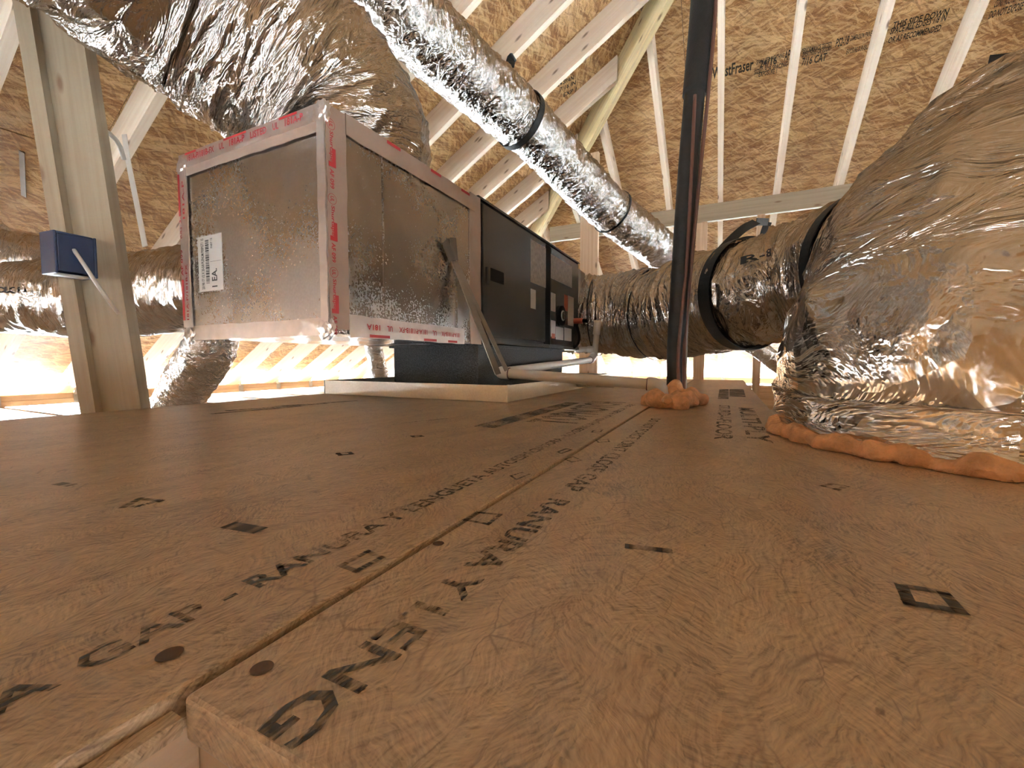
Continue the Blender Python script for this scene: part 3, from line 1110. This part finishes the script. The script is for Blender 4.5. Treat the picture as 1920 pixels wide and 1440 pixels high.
pipe('drain_port_plug', [q + (.05, 0.005, 0), q + (.075, 0.006, -.002)], .011, CAB_DARK, ah, 12)
pipe('wire_whip', [q + (.004, .03, -.02), q + (.02, .04, -.08), q + (.015, .03, -.13), q + (.002, .0, -.15)], .008, CAB_DARK, ah, 10)

# return collar at the far end of the cabinet
rc = empty('return_collar', (-1.05, Y2 + .08, UZ0 + .01), 'foil-taped square collar joining the air handler to the return duct', 'collar')
MB().prism([(UX0 + .02, Y2 + .002, UZ0 + .02), (UX1 - .01, Y2 + .002, UZ0 + .02), (UX1 - .01, Y2 + .002, AZ1 - .02), (UX0 + .02, Y2 + .002, AZ1 - .02)], (0, .16, -.005)).build('collar_box', MASTIC, rc, bevel=.01)
MB().box((UX1 - .0095, Y2 + .003, UZ0 + .03), (UX1 - .006, Y2 + .05, AZ1 - .03)).build('tape_strip', TAPE, rc)

# supply plenum
pl = empty('supply_plenum', ((UX0 + UX1) / 2, (Y0 + Y1) / 2, UZ0), 'galvanised sheet-metal plenum box with red-printed foil tape on its edges', 'plenum')
MB().box((UX0, Y0, UZ0), (UX1, Y1 - .002, PZ1)).build('plenum_box', GALV, pl, bevel=.004)
ys = float(onX(718, 400, UX1)[1])
MB().box((UX1 - .001, ys - .002, UZ0 + .02), (UX1 + .0018, ys + .002, PZ1 - .03)).build('standing_seam', GALV, pl)
ys2 = float(onX(853, 400, UX1)[1])
MB().box((UX1 - .001, ys2 - .006, UZ0 + .01), (UX1 + .004, ys2 + .006, UZ0 + .30)).build('drive_cleat', GALV, pl)
# front tape frame
FW_ = .03
e = .0012
ft = {}
def wavy(name, lo, hi, mat, parent, axis, seed):
    """tape strip with a slightly ragged edge: box subdivided along axis"""
    lo, hi = np.array(lo, float), np.array(hi, float)
    k = axis
    n = 14
    r = np.random.RandomState(seed)
    d = hi - lo
    o = [i for i in range(3) if i != k]
    thin = o[0] if d[o[0]] < d[o[1]] else o[1]
    wide = o[1] if thin == o[0] else o[0]
    V, F, UV = [], [], []
    for i in range(n + 1):
        p = lo + 0.0
        p[k] = lo[k] + d[k] * i / n
        j0, j1 = (r.rand() - .5) * .003, (r.rand() - .5) * .003
        b = (r.rand()) * .0012
        for s, t in ((0, 0), (1, 0), (1, 1), (0, 1)):
            v = p.copy()
            v[wide] = (lo[wide] + j0) if s == 0 else (hi[wide] + j1)
            v[thin] = (lo[thin] - (b if thin == 1 else 0)) if t == 0 else hi[thin] + (b if thin != 1 else 0)
            V.append(v)
    for i in range(n):
        for m in range(4):
            F.append((4 * i + m, 4 * i + (m + 1) % 4, 4 * i + 4 + (m + 1) % 4, 4 * i + 4 + m))
            UV.append([(V[x][k], V[x][wide]) for x in F[-1]])
    F += [(3, 2, 1, 0), (4 * n, 4 * n + 1, 4 * n + 2, 4 * n + 3)]
    UV += [[(0, 0)] * 4] * 2
    return mesh_obj(name, np.array(V), F, mat, parent, UV, False)


t_top = wavy('tape_strip', (UX0 - .004, Y0 - .003, PZ1 - .035), (UX1, Y0 - .0005, PZ1 + .002), TAPE, pl, 0, 1)
t_topdown = wavy('tape_strip', (UX0 + .01, Y0 - .0055, PZ1 - .058), (UX1 - .02, Y0 - .0042, PZ1 - .036), MASTIC, pl, 0, 9)
t_bot = wavy('tape_strip', (UX0 + .01, Y0 - .003, UZ0 - .004), (UX1 - .005, Y0 - .0005, UZ0 + .034), TAPE, pl, 0, 2)
t_l = wavy('tape_strip', (UX0 - .004, Y0 - .0065, UZ0 + .03), (UX0 + .034, Y0 - .0035, PZ1 - .04), TAPE, pl, 2, 3)
t_r = wavy('tape_strip', (UX1 - .022, Y0 - .0065, UZ0 + .01), (UX1 + .001, Y0 - .0035, PZ1 - .02), TAPE, pl, 2, 4)
t_rs = wavy('tape_strip', (UX1 + .0005, Y0 - .003, UZ0 + .01), (UX1 + .0025, Y0 + .052, PZ1), MASTIC, pl, 2, 5)
t_ts = wavy('tape_strip', (UX1 + .003, Y0 + .05, PZ1 - .045), (UX1 + .005, Y1 - .03, PZ1 + .003), MASTIC, pl, 1, 6)
t_bs = wavy('tape_strip', (UX1 + .003, Y0 + .05, UZ0 - .006), (UX1 + .005, Y1 - .10, UZ0 + .045), TAPE, pl, 1, 7)
t_j = wavy('tape_strip', (UX1 + .0005, Y1 - .058, UZ0 - .003), (UX1 + .0032, Y1 + .012, PZ1 + .012), MASTIC, pl, 2, 8)
for zc, xc in ((UZ0 + .012, UX1 - .012), (PZ1 - .018, UX1 - .012), (UZ0 + .012, UX0 + .016), (PZ1 - .03, UX0 + .012)):
    bm_ = bmesh.new()
    bmesh.ops.create_icosphere(bm_, subdivisions=3, radius=1)
    V = np.array([v.co[:] for v in bm_.verts])
    F = [tuple(v.index for v in f.verts) for f in bm_.faces]
    bm_.free()
    r = np.random.RandomState(int(zc * 1e4) + int(-xc * 100))
    V = V * (1 + (r.rand(len(V), 1) - .5) * .35) * np.array([.026, .008, .026]) + (xc, Y0 - .001, zc)
    mesh_obj('tape_fold', V, F, TAPE, pl, [[(V[i][0], V[i][2]) for i in f] for f in F])
# printing on the tapes
zz = PZ1 - .035
k = 0
while zz > UZ0 + .12:
    yo = Y0 + .0005
    text('UL', (UX1 + .0042, yo + .003, zz), (0, 0, -1), (0, 1, 0), .012, .010, TAPE_RED, t_rs)
    th = np.linspace(0, 2 * math.pi, 25)[:-1]
    V = []
    for rr in (.0105, .0115):
        V += [(UX1 + .0046, yo + .008 + rr * math.cos(t), zz - .006 + rr * math.sin(t)) for t in th]
    mesh_obj('printed_ring', V, [(i, (i + 1) % 24, 24 + (i + 1) % 24, 24 + i) for i in range(24)], TAPE_RED, t_rs)
    quad('printed_bar', [(UX1 + .004, yo + .011, zz - .055), (UX1 + .004, yo + .020, zz - .055), (UX1 + .004, yo + .020, zz - .095), (UX1 + .004, yo + .011, zz - .095)], TAPE_RED, t_rs, .0004, (1, 0, 0))
    quad('printed_bar', [(UX1 + .004, yo + .001, zz - .085), (UX1 + .004, yo + .011, zz - .085), (UX1 + .004, yo + .011, zz - .095), (UX1 + .004, yo + .001, zz - .095)], TAPE_RED, t_rs, .0004, (1, 0, 0))
    text('Shurtape', (UX1 + .0042, yo + .002, zz - .02), (0, 0, -1), (0, 1, 0), .065, .012, TAPE_RED, t_rs)
    text('AF 099', (UX1 + .0042, yo + .003, zz - .100), (0, 0, -1), (0, 1, 0), .042, .011, TAPE_RED, t_rs)
    zz -= .158
xx = UX0 + .04
for s, w in (('181A-P/181B-FX', .12), ('UL', .02), ('181A-P', .06), ('LISTED', .06), ('UL', .02), ('181A-P', .06)):
    text(s, (xx, Y0 - .004, PZ1 - .022), (1, 0, 0), (0, 0, 1), w, .016, TAPE_RED, t_top, off=.001)
    xx += w + .022
xx = UX0 + .03
for w in (.05, .09, .06):
    quad('printed_bar', [(xx, Y0 - .0045, PZ1 - .004), (xx + w, Y0 - .0045, PZ1 - .004), (xx + w, Y0 - .0045, PZ1 + .001), (xx, Y0 - .0045, PZ1 + .001)], TAPE_RED, t_top, .0004, (0, -1, 0))
    xx += w + .12
zz = PZ1 - .06
quad('printed_bar', [(UX0 - .003, Y0 - .0078, UZ0 + .05), (UX0 + .007, Y0 - .0078, UZ0 + .05), (UX0 + .007, Y0 - .0078, UZ0 + .16), (UX0 - .003, Y0 - .0078, UZ0 + .16)], TAPE_RED, t_l, .0004, (0, -1, 0))
quad('printed_bar', [(UX0 - .003, Y0 - .0078, PZ1 - .16), (UX0 + .005, Y0 - .0078, PZ1 - .16), (UX0 + .005, Y0 - .0078, PZ1 - .05), (UX0 - .003, Y0 - .0078, PZ1 - .05)], TAPE_RED, t_l, .0004, (0, -1, 0))
for z0_, s, w, xo in ((UZ0 + .05, '181A-P/181B-FX', .15, .027), (UZ0 + .06, 'Shurtape', .09, .007), (UZ0 + .17, 'AF 099', .07, .008), (UZ0 + .27, '(UL)', .03, .010), (UZ0 + .31, '3-P/99', .06, .008), (PZ1 - .17, '181A-P', .10, .026)):
    text(s, (UX0 + xo, Y0 - .0082, z0_), (0, 0, 1), (-1, 0, 0), w, .010, TAPE_RED, t_l, off=.0006)
yy = Y1 - .13
for s, w in (('181A-P/181B-FX', .10), ('UL', .02), ('181A-P/181B-FX', .12), ('UL', .02), ('181A', .045)):
    text(s, (UX1 + .0065, yy, UZ0 + .028), (0, -1, 0), (0, 0, -1), w, .014, TAPE_RED, t_bs, off=.001)
    yy -= w + .025
for y0_, w in ((.79, .07), (1.0, .06), (1.12, .05)):
    quad('printed_bar', [(UX1 + .0068, y0_, UZ0 - .004), (UX1 + .0068, y0_ + w, UZ0 - .004), (UX1 + .0068, y0_ + w, UZ0 + .003), (UX1 + .0068, y0_, UZ0 + .003)], TAPE_RED, t_bs, .0004, (1, 0, 0))
for y0_ in (.86, 1.04, 1.2):
    quad('printed_bar', [(UX1 + .0068, y0_, PZ1 - .006), (UX1 + .0068, y0_ + .05, PZ1 - .006), (UX1 + .0068, y0_ + .05, PZ1 + .002), (UX1 + .0068, y0_, PZ1 + .002)], TAPE_RED, t_ts, .0004, (1, 0, 0))
# shipping label on the end panel
lA, lB = onY(375, 548, Y0), onY(416, 436, Y0)
lx0_, lx1_, lz0_, lz1_ = float(lA[0]), float(lB[0]), float(lA[2]), float(lB[2])
lbl = MB().box((lx0_, Y0 - .0012, lz0_), (lx1_, Y0 - .0004, lz1_)).build('shipping_label', STICKER, pl, label='white shipping label with barcode')
LW, LH = lx1_ - lx0_, lz1_ - lz0_
text('20198 17 1/2 X 20-5/8 PLENUM P00PGT1 15', (lx0_ + LW * .26, Y0 - .0013, lz0_ + LH * .04), (0, 0, 1), (-1, 0, 0), LH * .92, LW * .12, INK, lbl)
text('1 EA.', (lx0_ + LW * .78, Y0 - .0013, lz0_ + LH * .06), (0, 0, 1), (-1, 0, 0), LH * .33, LW * .22, INK, lbl)
text('PART 12', (lx0_ + LW * .62, Y0 - .0013, lz0_ + LH * .76), (0, 0, 1), (-1, 0, 0), LH * .18, LW * .08, INK, lbl)
zc = lz0_ + LH * .14
r = random.Random(4)
m = MB()
while zc < lz0_ + LH * .92:
    w = r.choice((.0012, .0022, .0034))
    m.box((lx0_ + LW * .32, Y0 - .0018, zc), (lx0_ + LW * .46, Y0 - .0013, zc + w))
    zc += w + r.choice((.0012, .0022))
m.build('barcode', INK, lbl)
MB().box((lx0_ + LW * .5, Y0 - .0016, lz0_ + LH * .52), (lx0_ + LW * .95, Y0 - .0013, lz0_ + LH * .524)).build('label_rule', INK, lbl)

# ------------------------------------------------------------------ ducts
def PR(x, y, d, r): return (*P(x, y, d), r)


# large supply duct leaving the top of the plenum
pts = [(-1.055, 1.0, PZ1 - .01, .235), (-1.055, .99, PZ1 + .10, .245), (-1.09, .93, .90, .25), PR(386, 7, 1.10, .245), PR(230, -103, .97, .24), PR(128, -198, .88, .24), PR(-60, -390, .76, .24), (-1.30, -.25, 1.12, .24), (-1.45, -1.0, 1.08, .24), (-1.6, -1.9, 1.0, .24)]
d1, c_, r_ = duct('supply_duct', pts, FOIL_BIG, None, 144, .006, .016, .018, .005, 11, .08)
tag(d1, 'huge crumpled silver flexible duct rising from the plenum top to upper left', 'duct', 'insulated flexible ducts')

# diagonal duct
pts = [(-1.25, -1.7, 1.5, .125), (-1.22, -.6, 1.53, .125), (-1.17, .4, 1.5, .125), PR(640, -130, 1.30, .125), PR(742, 10, 1.47, .125), PR(855, 118, 1.70, .125), PR(975, 225, 1.97, .122), PR(1055, 305, 2.2, .118), PR(1145, 395, 2.45, .118), PR(1230, 462, 2.72, .118), PR(1300, 520, 3.0, .118)]
d2, c2, r2 = duct('branch_duct', pts, FOIL_FINE, None, 112, .005, .005, .007, .004, 21, .045)
tag(d2, 'long slim crinkled silver duct running diagonally above the air handler', 'duct', 'insulated flexible ducts')

# return duct: from the collar, round to the right and down through the deck
pts = [(-1.0, Y2 + .162, .42, .20), (-.95, Y2 + .22, .41, .225), PR(1180, 590, 2.62, .25), PR(1250, 588, 2.42, .255), PR(1340, 562, 2.16, .25), PR(1425, 548, 1.95, .24), PR(1530, 522, 1.78, .24), (.50, 1.85, .465, .245), (.62, 1.52, .485, .255), (.54, 1.20, .43, .27), (.44, 1.02, .28, .285), (.39, .94, .15, .29), (.385, .935, .07, .295), (.385, .935, .002, .297)]
d3, c3, r3 = duct('return_duct', pts, FOIL_BIG, None, 160, .006, .014, .017, .005, 31, .075)
tag(d3, 'wide silver return duct bending down through the deck, right foreground', 'duct', 'insulated flexible ducts')

# left-hand branch ducts
pts = [(UX0 + .01, 1.05, .44, .13), (UX0 - .12, 1.06, .42, .14), PR(285, 548, 1.72, .165), PR(180, 560, 1.70, .155), PR(60, 560, 1.66, .14), PR(-120, 545, 1.6, .14), (-3.0, .42, .34, .13), (-3.55, .05, .18, .12)]
d5, c5, r5 = duct('branch_duct', pts, FOIL, None, 88, .008, .010, .009, .003, 41, .06)
tag(d5, 'silver branch duct passing behind the leaning post to the left edge', 'duct', 'insulated flexible ducts')
pts = [(-3.5, -.5, .0, .10), (-3.2, -.15, .3, .11), PR(-160, 425, 1.55, .11), PR(-20, 480, 1.62, .11), PR(90, 505, 1.72, .11), PR(200, 545, 1.82, .10)]
d6, c6, r6 = duct('branch_duct', pts, FOIL, None, 80, .008, .008, .008, .003, 51, .06)
tag(d6, 'silver duct coming in at the left edge above another, behind the blue box', 'duct', 'insulated flexible ducts')
pts = [PR(400, 610, 1.78, .085), PR(395, 650, 1.8, .095), PR(370, 690, 1.85, .098), PR(338, 745, 1.9, .09), PR(318, 790, 1.93, .085)]
d7, c7, r7 = duct('branch_duct', pts, FOIL_FINE, None, 72, .007, .005, .005, .0025, 61, .04)
tag(d7, 'short shiny duct dropping to the joists below the plenum corner', 'duct', 'insulated flexible ducts')
pts = [PR(690, 610, 2.6, .05), PR(703, 660, 2.65, .05), PR(712, 705, 2.7, .05), PR(718, 740, 2.72, .05)]
d8, c8, r8 = duct('branch_duct', pts, FOIL_FINE, None, 48, .01, .003, .003, .002, 71, .04)
tag(d8, 'thin silver duct seen in the gap left of the black stand', 'duct', 'insulated flexible ducts')
pts = [PR(1385, 628, 2.9, .06), PR(1430, 660, 2.95, .06), PR(1470, 690, 3.0, .06), PR(1520, 725, 3.05, .06)]
d9, c9, r9 = duct('branch_duct', pts, FOIL_FINE, None, 48, .01, .003, .003, .002, 81, .04)
tag(d9, 'thin silver duct seen beneath the strapped return duct', 'duct', 'insulated flexible ducts')


def near_i(c, x, y):
    v = c - CAM
    z = v @ FW
    e = (960 + FPX * (v @ RT) / z - x) ** 2 + (720 - FPX * (v @ UP) / z - y) ** 2
    e[z < 0.05] = 1e9
    return int(np.argmin(e))


def text_on_duct(st_, c, r, px, height, length, par, mat):
    """lettering wrapped on a duct: starts where pixel px sees the duct"""
    t, a, b = frames(c)
    dr = ray(*px)
    best = None
    for i in range(0, len(c), 2):
        for th in np.linspace(0, 2 * math.pi, 90):
            nn = math.cos(th) * a[i] + math.sin(th) * b[i]
            p = c[i] + nn * r[i]
            if nn @ (CAM - p) <= 0: continue
            w = p - CAM
            z = w @ FW
            e = (960 + FPX * (w @ RT) / z - px[0]) ** 2 + (720 - FPX * (w @ UP) / z - px[1]) ** 2
            if best is None or e < best[0]: best = (e, i, th)
    _, i0, th0 = best
    o = text(st_, (0, 0, 0), (1, 0, 0), (0, 1, 0), length, height, mat, par)
    me = o.data
    V = np.array([v.co[:] for v in me.vertices]) + ORG[o]
    s = np.r_[0, np.cumsum(np.linalg.norm(np.diff(c, axis=0), axis=1))]
    sgn = 1 if (b[i0] * math.cos(th0) - a[i0] * math.sin(th0))[2] > 0 else -1
    out = []
    for x, y, _z in V:
        k = int(np.argmin(abs(s - s[i0] - x)))
        th = th0 + sgn * y / r[i0]
        out.append(c[k] + (r[k] + .026) * (math.cos(th) * a[k] + math.sin(th) * b[k]) - ORG[par])
    for v, p in zip(me.vertices, out): v.co = p
    o.location = (0, 0, 0)
    return o


text_on_duct('R-8.0', c3, r3, (1388, 505), .035, .15, d3, INK)
text_on_duct('AIR DUCT', c5, r5, (60, 555), .02, .10, d5, INK)

# straps
i = near_i(c2, 985, 215)
s = empty('duct_strap', c2[i], 'black webbing strap around the middle of the diagonal duct', 'strap', 'duct straps')
band('strap_band', c2, r2, i, .030, BLACK, s, .007)
i = near_i(c2, 1148, 397)
s = empty('duct_strap', c2[i], 'thin dark strap around the lower end of the diagonal duct', 'strap', 'duct straps')
band('strap_band', c2, r2, i, .012, BLACK, s, .006)
q = hit(957, 112, *face_plane('left', 0)) + np.array([.01, -.01, -.006])
s = ribbon('strap_end', [q + (-.01, 0, -.045), q + (.0, 0, .0), q + (.02, .0, .006)], .05, .003, RT, BLACK)
tag(s, 'loose black strap end above the diagonal duct by a rafter', 'strap', 'duct straps')
i = near_i(c3, 1402, 555)
s = empty('duct_strap', c3[i], 'wide black strap around the return duct with a raised loop on top', 'strap', 'duct straps')
band('strap_band', c3, r3, i, .065, BLACK, s, .012, .003, (-.2, .0, 0))
ct = c3[i] + (0, 0, r3[i] * .93)
tp = P(1418, 416, 2.10)
tp2 = P(1440, 416, 2.22)
ribbon('strap_loop', [P(1338, 500, 1.96), P(1352, 470, 2.0), P(1390, 432, 2.05), tp], .045, .003, FW * .5 + UP * .6, BLACK, s)
ribbon('strap_loop', [tp, tp2], .035, .003, np.array([0, 0, 1.0]) + RT * .3, BLACK, s)
ribbon('strap_loop', [tp2, P(1432, 440, 2.24), P(1428, 470, 2.26)], .04, .003, RT, BLACK, s)
i = near_i(c3, 1650, 495)
s = empty('duct_strap', c3[i], 'black strap round the return duct where it swells into the bend', 'strap', 'duct straps')
band('strap_band', c3, r3, i, .05, BLACK, s, .014)
T3 = frames(c3)[0]


def strap_pt(k, ang, dr):
    sd3 = np.cross(T3[k], (0, 0, 1.0))
    sd3 /= np.linalg.norm(sd3) + 1e-9
    if sd3 @ RT > 0: sd3 = -sd3
    up3 = np.cross(sd3, T3[k])
    if up3[2] < 0: up3 = -up3
    return c3[k] + (r3[k] + dr) * (math.cos(ang) * up3 + math.sin(ang) * sd3)


def px_of(p):
    w = p - CAM
    return np.array([960 + FPX * (w @ RT) / (w @ FW), 720 - FPX * (w @ UP) / (w @ FW)])


best = None
for k in range(0, len(c3)):
    if c3[k][0] < .3 or c3[k][2] < .3: continue
    for an in np.linspace(-.6, 1.3, 40):
        e_ = np.linalg.norm(px_of(strap_pt(k, an, .05)) - np.array([1858, 118]))
        if best is None or e_ < best[0]: best = (e_, k, an)
_, k, an = best
s = ribbon('strap_end', [strap_pt(k, an - d_, .014) for d_ in (1.5, 1.2, .9, .6, .35)] + [strap_pt(k, an - .12, .035), strap_pt(k, an, .055)], .06, .003, T3[k], BLACK)
tag(s, 'frayed black strap end on top of the return duct bend', 'strap', 'duct straps')
for (x, y, lab) in ((1122, 575, 'thin dark tie around the return duct beside its collar'), (1238, 580, 'thin dark tie around the return duct left of the black pipe')):
    i = near_i(c3, x, y)
    s = band('duct_tie', c3, r3, i, .006, BLACK, None, .007, .002)
    tag(s, lab, 'strap', 'duct straps')

# ------------------------------------------------------------------ refrigerant lines
f0 = onZ(1268, 748, 0)
ls = empty('insulated_pipe', f0, 'thick black insulated refrigerant pipe rising through the deck to the roof', 'pipe')
zt_ = 1.75
pts = [(*f0,), P(1270, 640, 1.44), P(1277, 520, 1.43), P(1288, 350, 1.42), P(1302, 180, 1.40), P(1313, 60, 1.40), P(1322, -60, 1.39), P(1332, -190, 1.38), P(1332, -190, 1.38) + np.array([.01, .005, .45])]
pts[0] = (f0[0], f0[1], 0.003)
pipe('pipe_sleeve', pts, .032, RUBBER, ls, 20)
pipe('tape_wrap', [P(1302, 178, 1.40), P(1313, 60, 1.40), P(1322, -60, 1.39), P(1332, -190, 1.38), P(1332, -190, 1.38) + np.array([.01, .005, .45])], .037, BLACK, ls, 20)
cb = pipe('thermostat_cable', [onZ(1283, 752, .003), P(1284, 640, 1.41), P(1296, 500, 1.40), P(1312, 330, 1.385), P(1328, 175, 1.375), P(1340, 40, 1.37), P(1345, -80, 1.37), P(1350, -190, 1.37), P(1350, -190, 1.37) + np.array([.01, .0, .45])], .0058, COPPER, None, 10)
tag(cb, 'thin brown cable running up the right side of the black pipe', 'cable')
cb = pipe('thermostat_cable', [onZ(1275, 755, .003), P(1272, 660, 1.395), P(1287, 500, 1.385), P(1296, 330, 1.375), P(1303, 178, 1.365)], .0055, COPPER, None, 10)
tag(cb, 'thin brown cable lying on the front of the black pipe', 'cable')

# ------------------------------------------------------------------ condensate pipe
fl = onZ(1240, 757, 0)
e1 = np.array([fl[0], fl[1], .056])
e2 = np.array([-.705, 1.33, .088])
e3 = np.array([-.685, 2.42, .135])
e4 = np.array([-.665, 2.46, .35])
PRR = .0168
cp = empty('condensate_pipe', (fl[0], fl[1], 0), 'white plastic drain pipe running from the air handler along and into the deck', 'pipe')
pipe('pipe_run', [e1 + (e2 - e1) * .06, e1 + (e2 - e1) * .95], PRR, PVC, cp, 18)
pipe('pipe_run', [e2 + (e3 - e2) * .03, e2 + (e3 - e2) * .97], PRR, PVC, cp, 18)
pipe('pipe_run', [e4 + (-.02, 0.02, -.19), e4 + (0, 0, .0)], PRR, PVC, cp, 18)
pipe('pipe_run', [(fl[0], fl[1], .003), (fl[0], fl[1], .03)], PRR, PVC, cp, 18)


def elbow(a, b, c, r=.0212, l=.04):
    a, b, c = (np.array(v, float) for v in (a, b, c))
    u, w = (a - b) / np.linalg.norm(a - b), (c - b) / np.linalg.norm(c - b)
    pipe('pipe_elbow', [b + u * l, b + u * l * .55, b + (u + w) * l * .16, b + w * l * .55, b + w * l], r, PVC, cp, 20, .004)
    pipe('glue_ring', [b + u * (l + .0005), b + u * (l + .003)], r * .93, PVC_LINE, cp, 18)


elbow(e2, e1, (fl[0], fl[1], 0))
elbow(e1, e2, e3, .0212, .036)
ev = e4 + (-.02, .02, -.20)
elbow(e2, e3, ev + (0, 0, .03), .0212, .035)
pipe('pipe_coupling', [e4 + (-.008, .006, -.07), e4 + (0, 0, .01)], .0205, PVC, cp, 18)
pipe('pipe_tee', [e4 + (-.017, .01, -.155), e4 + (-.06, .02, -.155)], .02, PVC, cp, 18)
pipe('pipe_run', [e4 + (-.05, .02, -.155), (UX1 - .02, Y2 + .03, e4[2] - .155)], PRR, PVC, cp, 18)

# grey strut straps leaning from the plenum to the pan
tpz = onX(846, 500, UX1 + .008)
hg = empty('metal_brace', onX(940, 700, -.70), 'grey folded sheet-metal brace leaning from the plenum side down to the pan', 'brace')
b1, b2 = P(934, 702, 1.335), P(950, 695, 1.36)
tp1 = onX(852, 490, UX1 + .010)
ribbon('brace_leg', [tp1, b1], .026, .003, (0.2, 1, 0.2), STEEL, hg)
ribbon('brace_leg', [tp1 + (.004, .012, -.01), b2], .018, .003, (0.2, 1, 0.2), STEEL, hg)
ribbon('brace_end', [onX(834, 452, UX1 + .012), onX(848, 488, UX1 + .010)], .030, .002, (0.1, 1, 0), STEEL, hg)
ribbon('brace_end', [onX(849, 446, UX1 + .009), onX(853, 488, UX1 + .008)], .030, .002, (0.1, 1, 0), STEEL, hg)

# ------------------------------------------------------------------ expanding foam
def lumps(name, blobs, label, cat='foam', parent=None, seed=3):
    mb = bpy.data.metaballs.new('m')
    mb.resolution = .006
    mb.render_resolution = .006
    ob = bpy.data.objects.new('m', mb)
    C.objects.link(ob)
    for x, y, z, r in blobs:
        el = mb.elements.new()
        el.co = (x, y, z)
        el.radius = r
    bpy.context.view_layer.update()
    dg = bpy.context.evaluated_depsgraph_get()
    me = bpy.data.meshes.new_from_object(ob.evaluated_get(dg))
    V = np.array([v.co[:] for v in me.vertices])
    F = [tuple(p.vertices) for p in me.polygons]
    bpy.data.objects.remove(ob)
    bpy.data.metaballs.remove(mb)
    bpy.data.meshes.remove(me)
    ph = V * 130
    V = V + .0022 * np.stack([np.sin(ph[:, 1] + 1.3 * np.sin(ph[:, 2])), np.sin(ph[:, 2] + 1.7 * np.sin(ph[:, 0])), np.sin(ph[:, 0] + 1.1 * np.sin(ph[:, 1]))], 1)
    V[:, 2] = np.maximum(V[:, 2], 0.0005)
    o = mesh_obj(name, V, F, FOAM, None, None, True)
    return tag(o, label, cat)


r = random.Random(5)
bl = []
for k in range(46):
    t = k / 45
    x, y = 1222 + 80 * t, 762 + 4 * math.sin(k)
    q = onZ(x, y, 0)
    bl.append((q[0] + r.uniform(-.02, .02), q[1] + r.uniform(-.03, .05), r.uniform(.004, .026), r.uniform(.022, .042)))
q = onZ(1262, 757, 0)
bl += [(q[0], q[1], .04, .04), (q[0] + .01, q[1], .055, .03), (q[0] + .05, q[1], .03, .035)]
lumps('expanding_foam', bl, 'lumpy orange foam blob sealing the pipes at the deck')
bl = []
cx, cy = c3[-1][0], c3[-1][1]
rb_ = r3[-1]
for k in range(120):
    an = math.radians(100 + 185 * k / 119)
    rr = rb_ + r.uniform(-.012, .006)
    fat = 1.0 if k > 45 else .7
    bl.append((cx + rr * math.cos(an), cy + rr * math.sin(an), r.uniform(.002, .016), r.uniform(.015, .030) * fat))
lumps('expanding_foam', bl, 'long orange foam bead around the foot of the return duct')

# ------------------------------------------------------------------ electrical box, cables at the left
bc = P(131, 480, 1.10)
eb = empty('junction_box', bc - np.array([0, 0, .05]), 'blue plastic electrical box nailed to the leaning post', 'junction box')
tcm = np.array([-bc[0], -bc[1], 0]) / math.hypot(bc[0], bc[1])
an_ = math.radians(24)
nb = np.array([tcm[0] * math.cos(an_) - tcm[1] * math.sin(an_), tcm[0] * math.sin(an_) + tcm[1] * math.cos(an_), 0])
u = np.cross((0, 0, 1.0), nb)
v = -nb
w3 = np.array([0, 0, 1.0])
def obox(name, c, du, dv, dw, mat, parent):
    m = MB()
    m.beam(c - w3 * dw, c + w3 * dw, 2 * du, 2 * dv, v)
    return m.build(name, mat, parent, bevel=.002)


tl = np.array([-.10, 0, 0]) * 0
obox('box_back', bc + v * .030, .042, .003, .052, BLUE, eb)
obox('box_side', bc - u * .039, .003, .03, .052, BLUE, eb)
obox('box_side', bc + u * .039, .003, .03, .052, BLUE, eb)
obox('box_top', bc + w3 * .049, .036, .027, .003, BLUE, eb)
obox('box_front', bc - v * .028, .036, .002, .046, BLUE, eb)
obox('box_bottom', bc - w3 * .049 + v * .012, .036, .014, .003, STICKER, eb)
cb = pipe('power_cable', [P(138, 468, 1.085), P(160, 500, 1.09), P(190, 545, 1.12), P(222, 588, 1.17)], .0045, CABLE, None, 10)
tag(cb, 'straight pale cable slanting from the blue box across the leaning post', 'cable')
cb = pipe('power_cable', [P(176, 236, 1.28), P(200, 246, 1.29), P(222, 268, 1.32), P(232, 298, 1.36)], .0065, CABLE, None, 10)
tag(cb, 'short curved white cable end beside the leaning post', 'cable')
hq = hit(233, 252, *face_plane('left', 0))
hd_ = float((hq - CAM) @ FW)
s = ribbon('hanger_strip', [hq, P(240, 300, hd_ * .97 + .03 * 1.7), P(256, 380, (hd_ + 1.7) / 2), P(272, 462, 1.72)], .020, .003, RT, CABLE)
tag(s, 'pale hanging strip dropping to the branch duct right of the leaning post', 'strap')
s = ribbon('hanger_strip', [hit(x_, y_, left_n, left_p) * np.array([1, 1, 1]) + np.array([.004, 0, -.006]) for x_, y_ in ((40, 282), (42, 330), (44, 366))], .018, .003, RT, STEEL)
tag(s, 'short grey strip hanging near the left picture edge', 'strap')
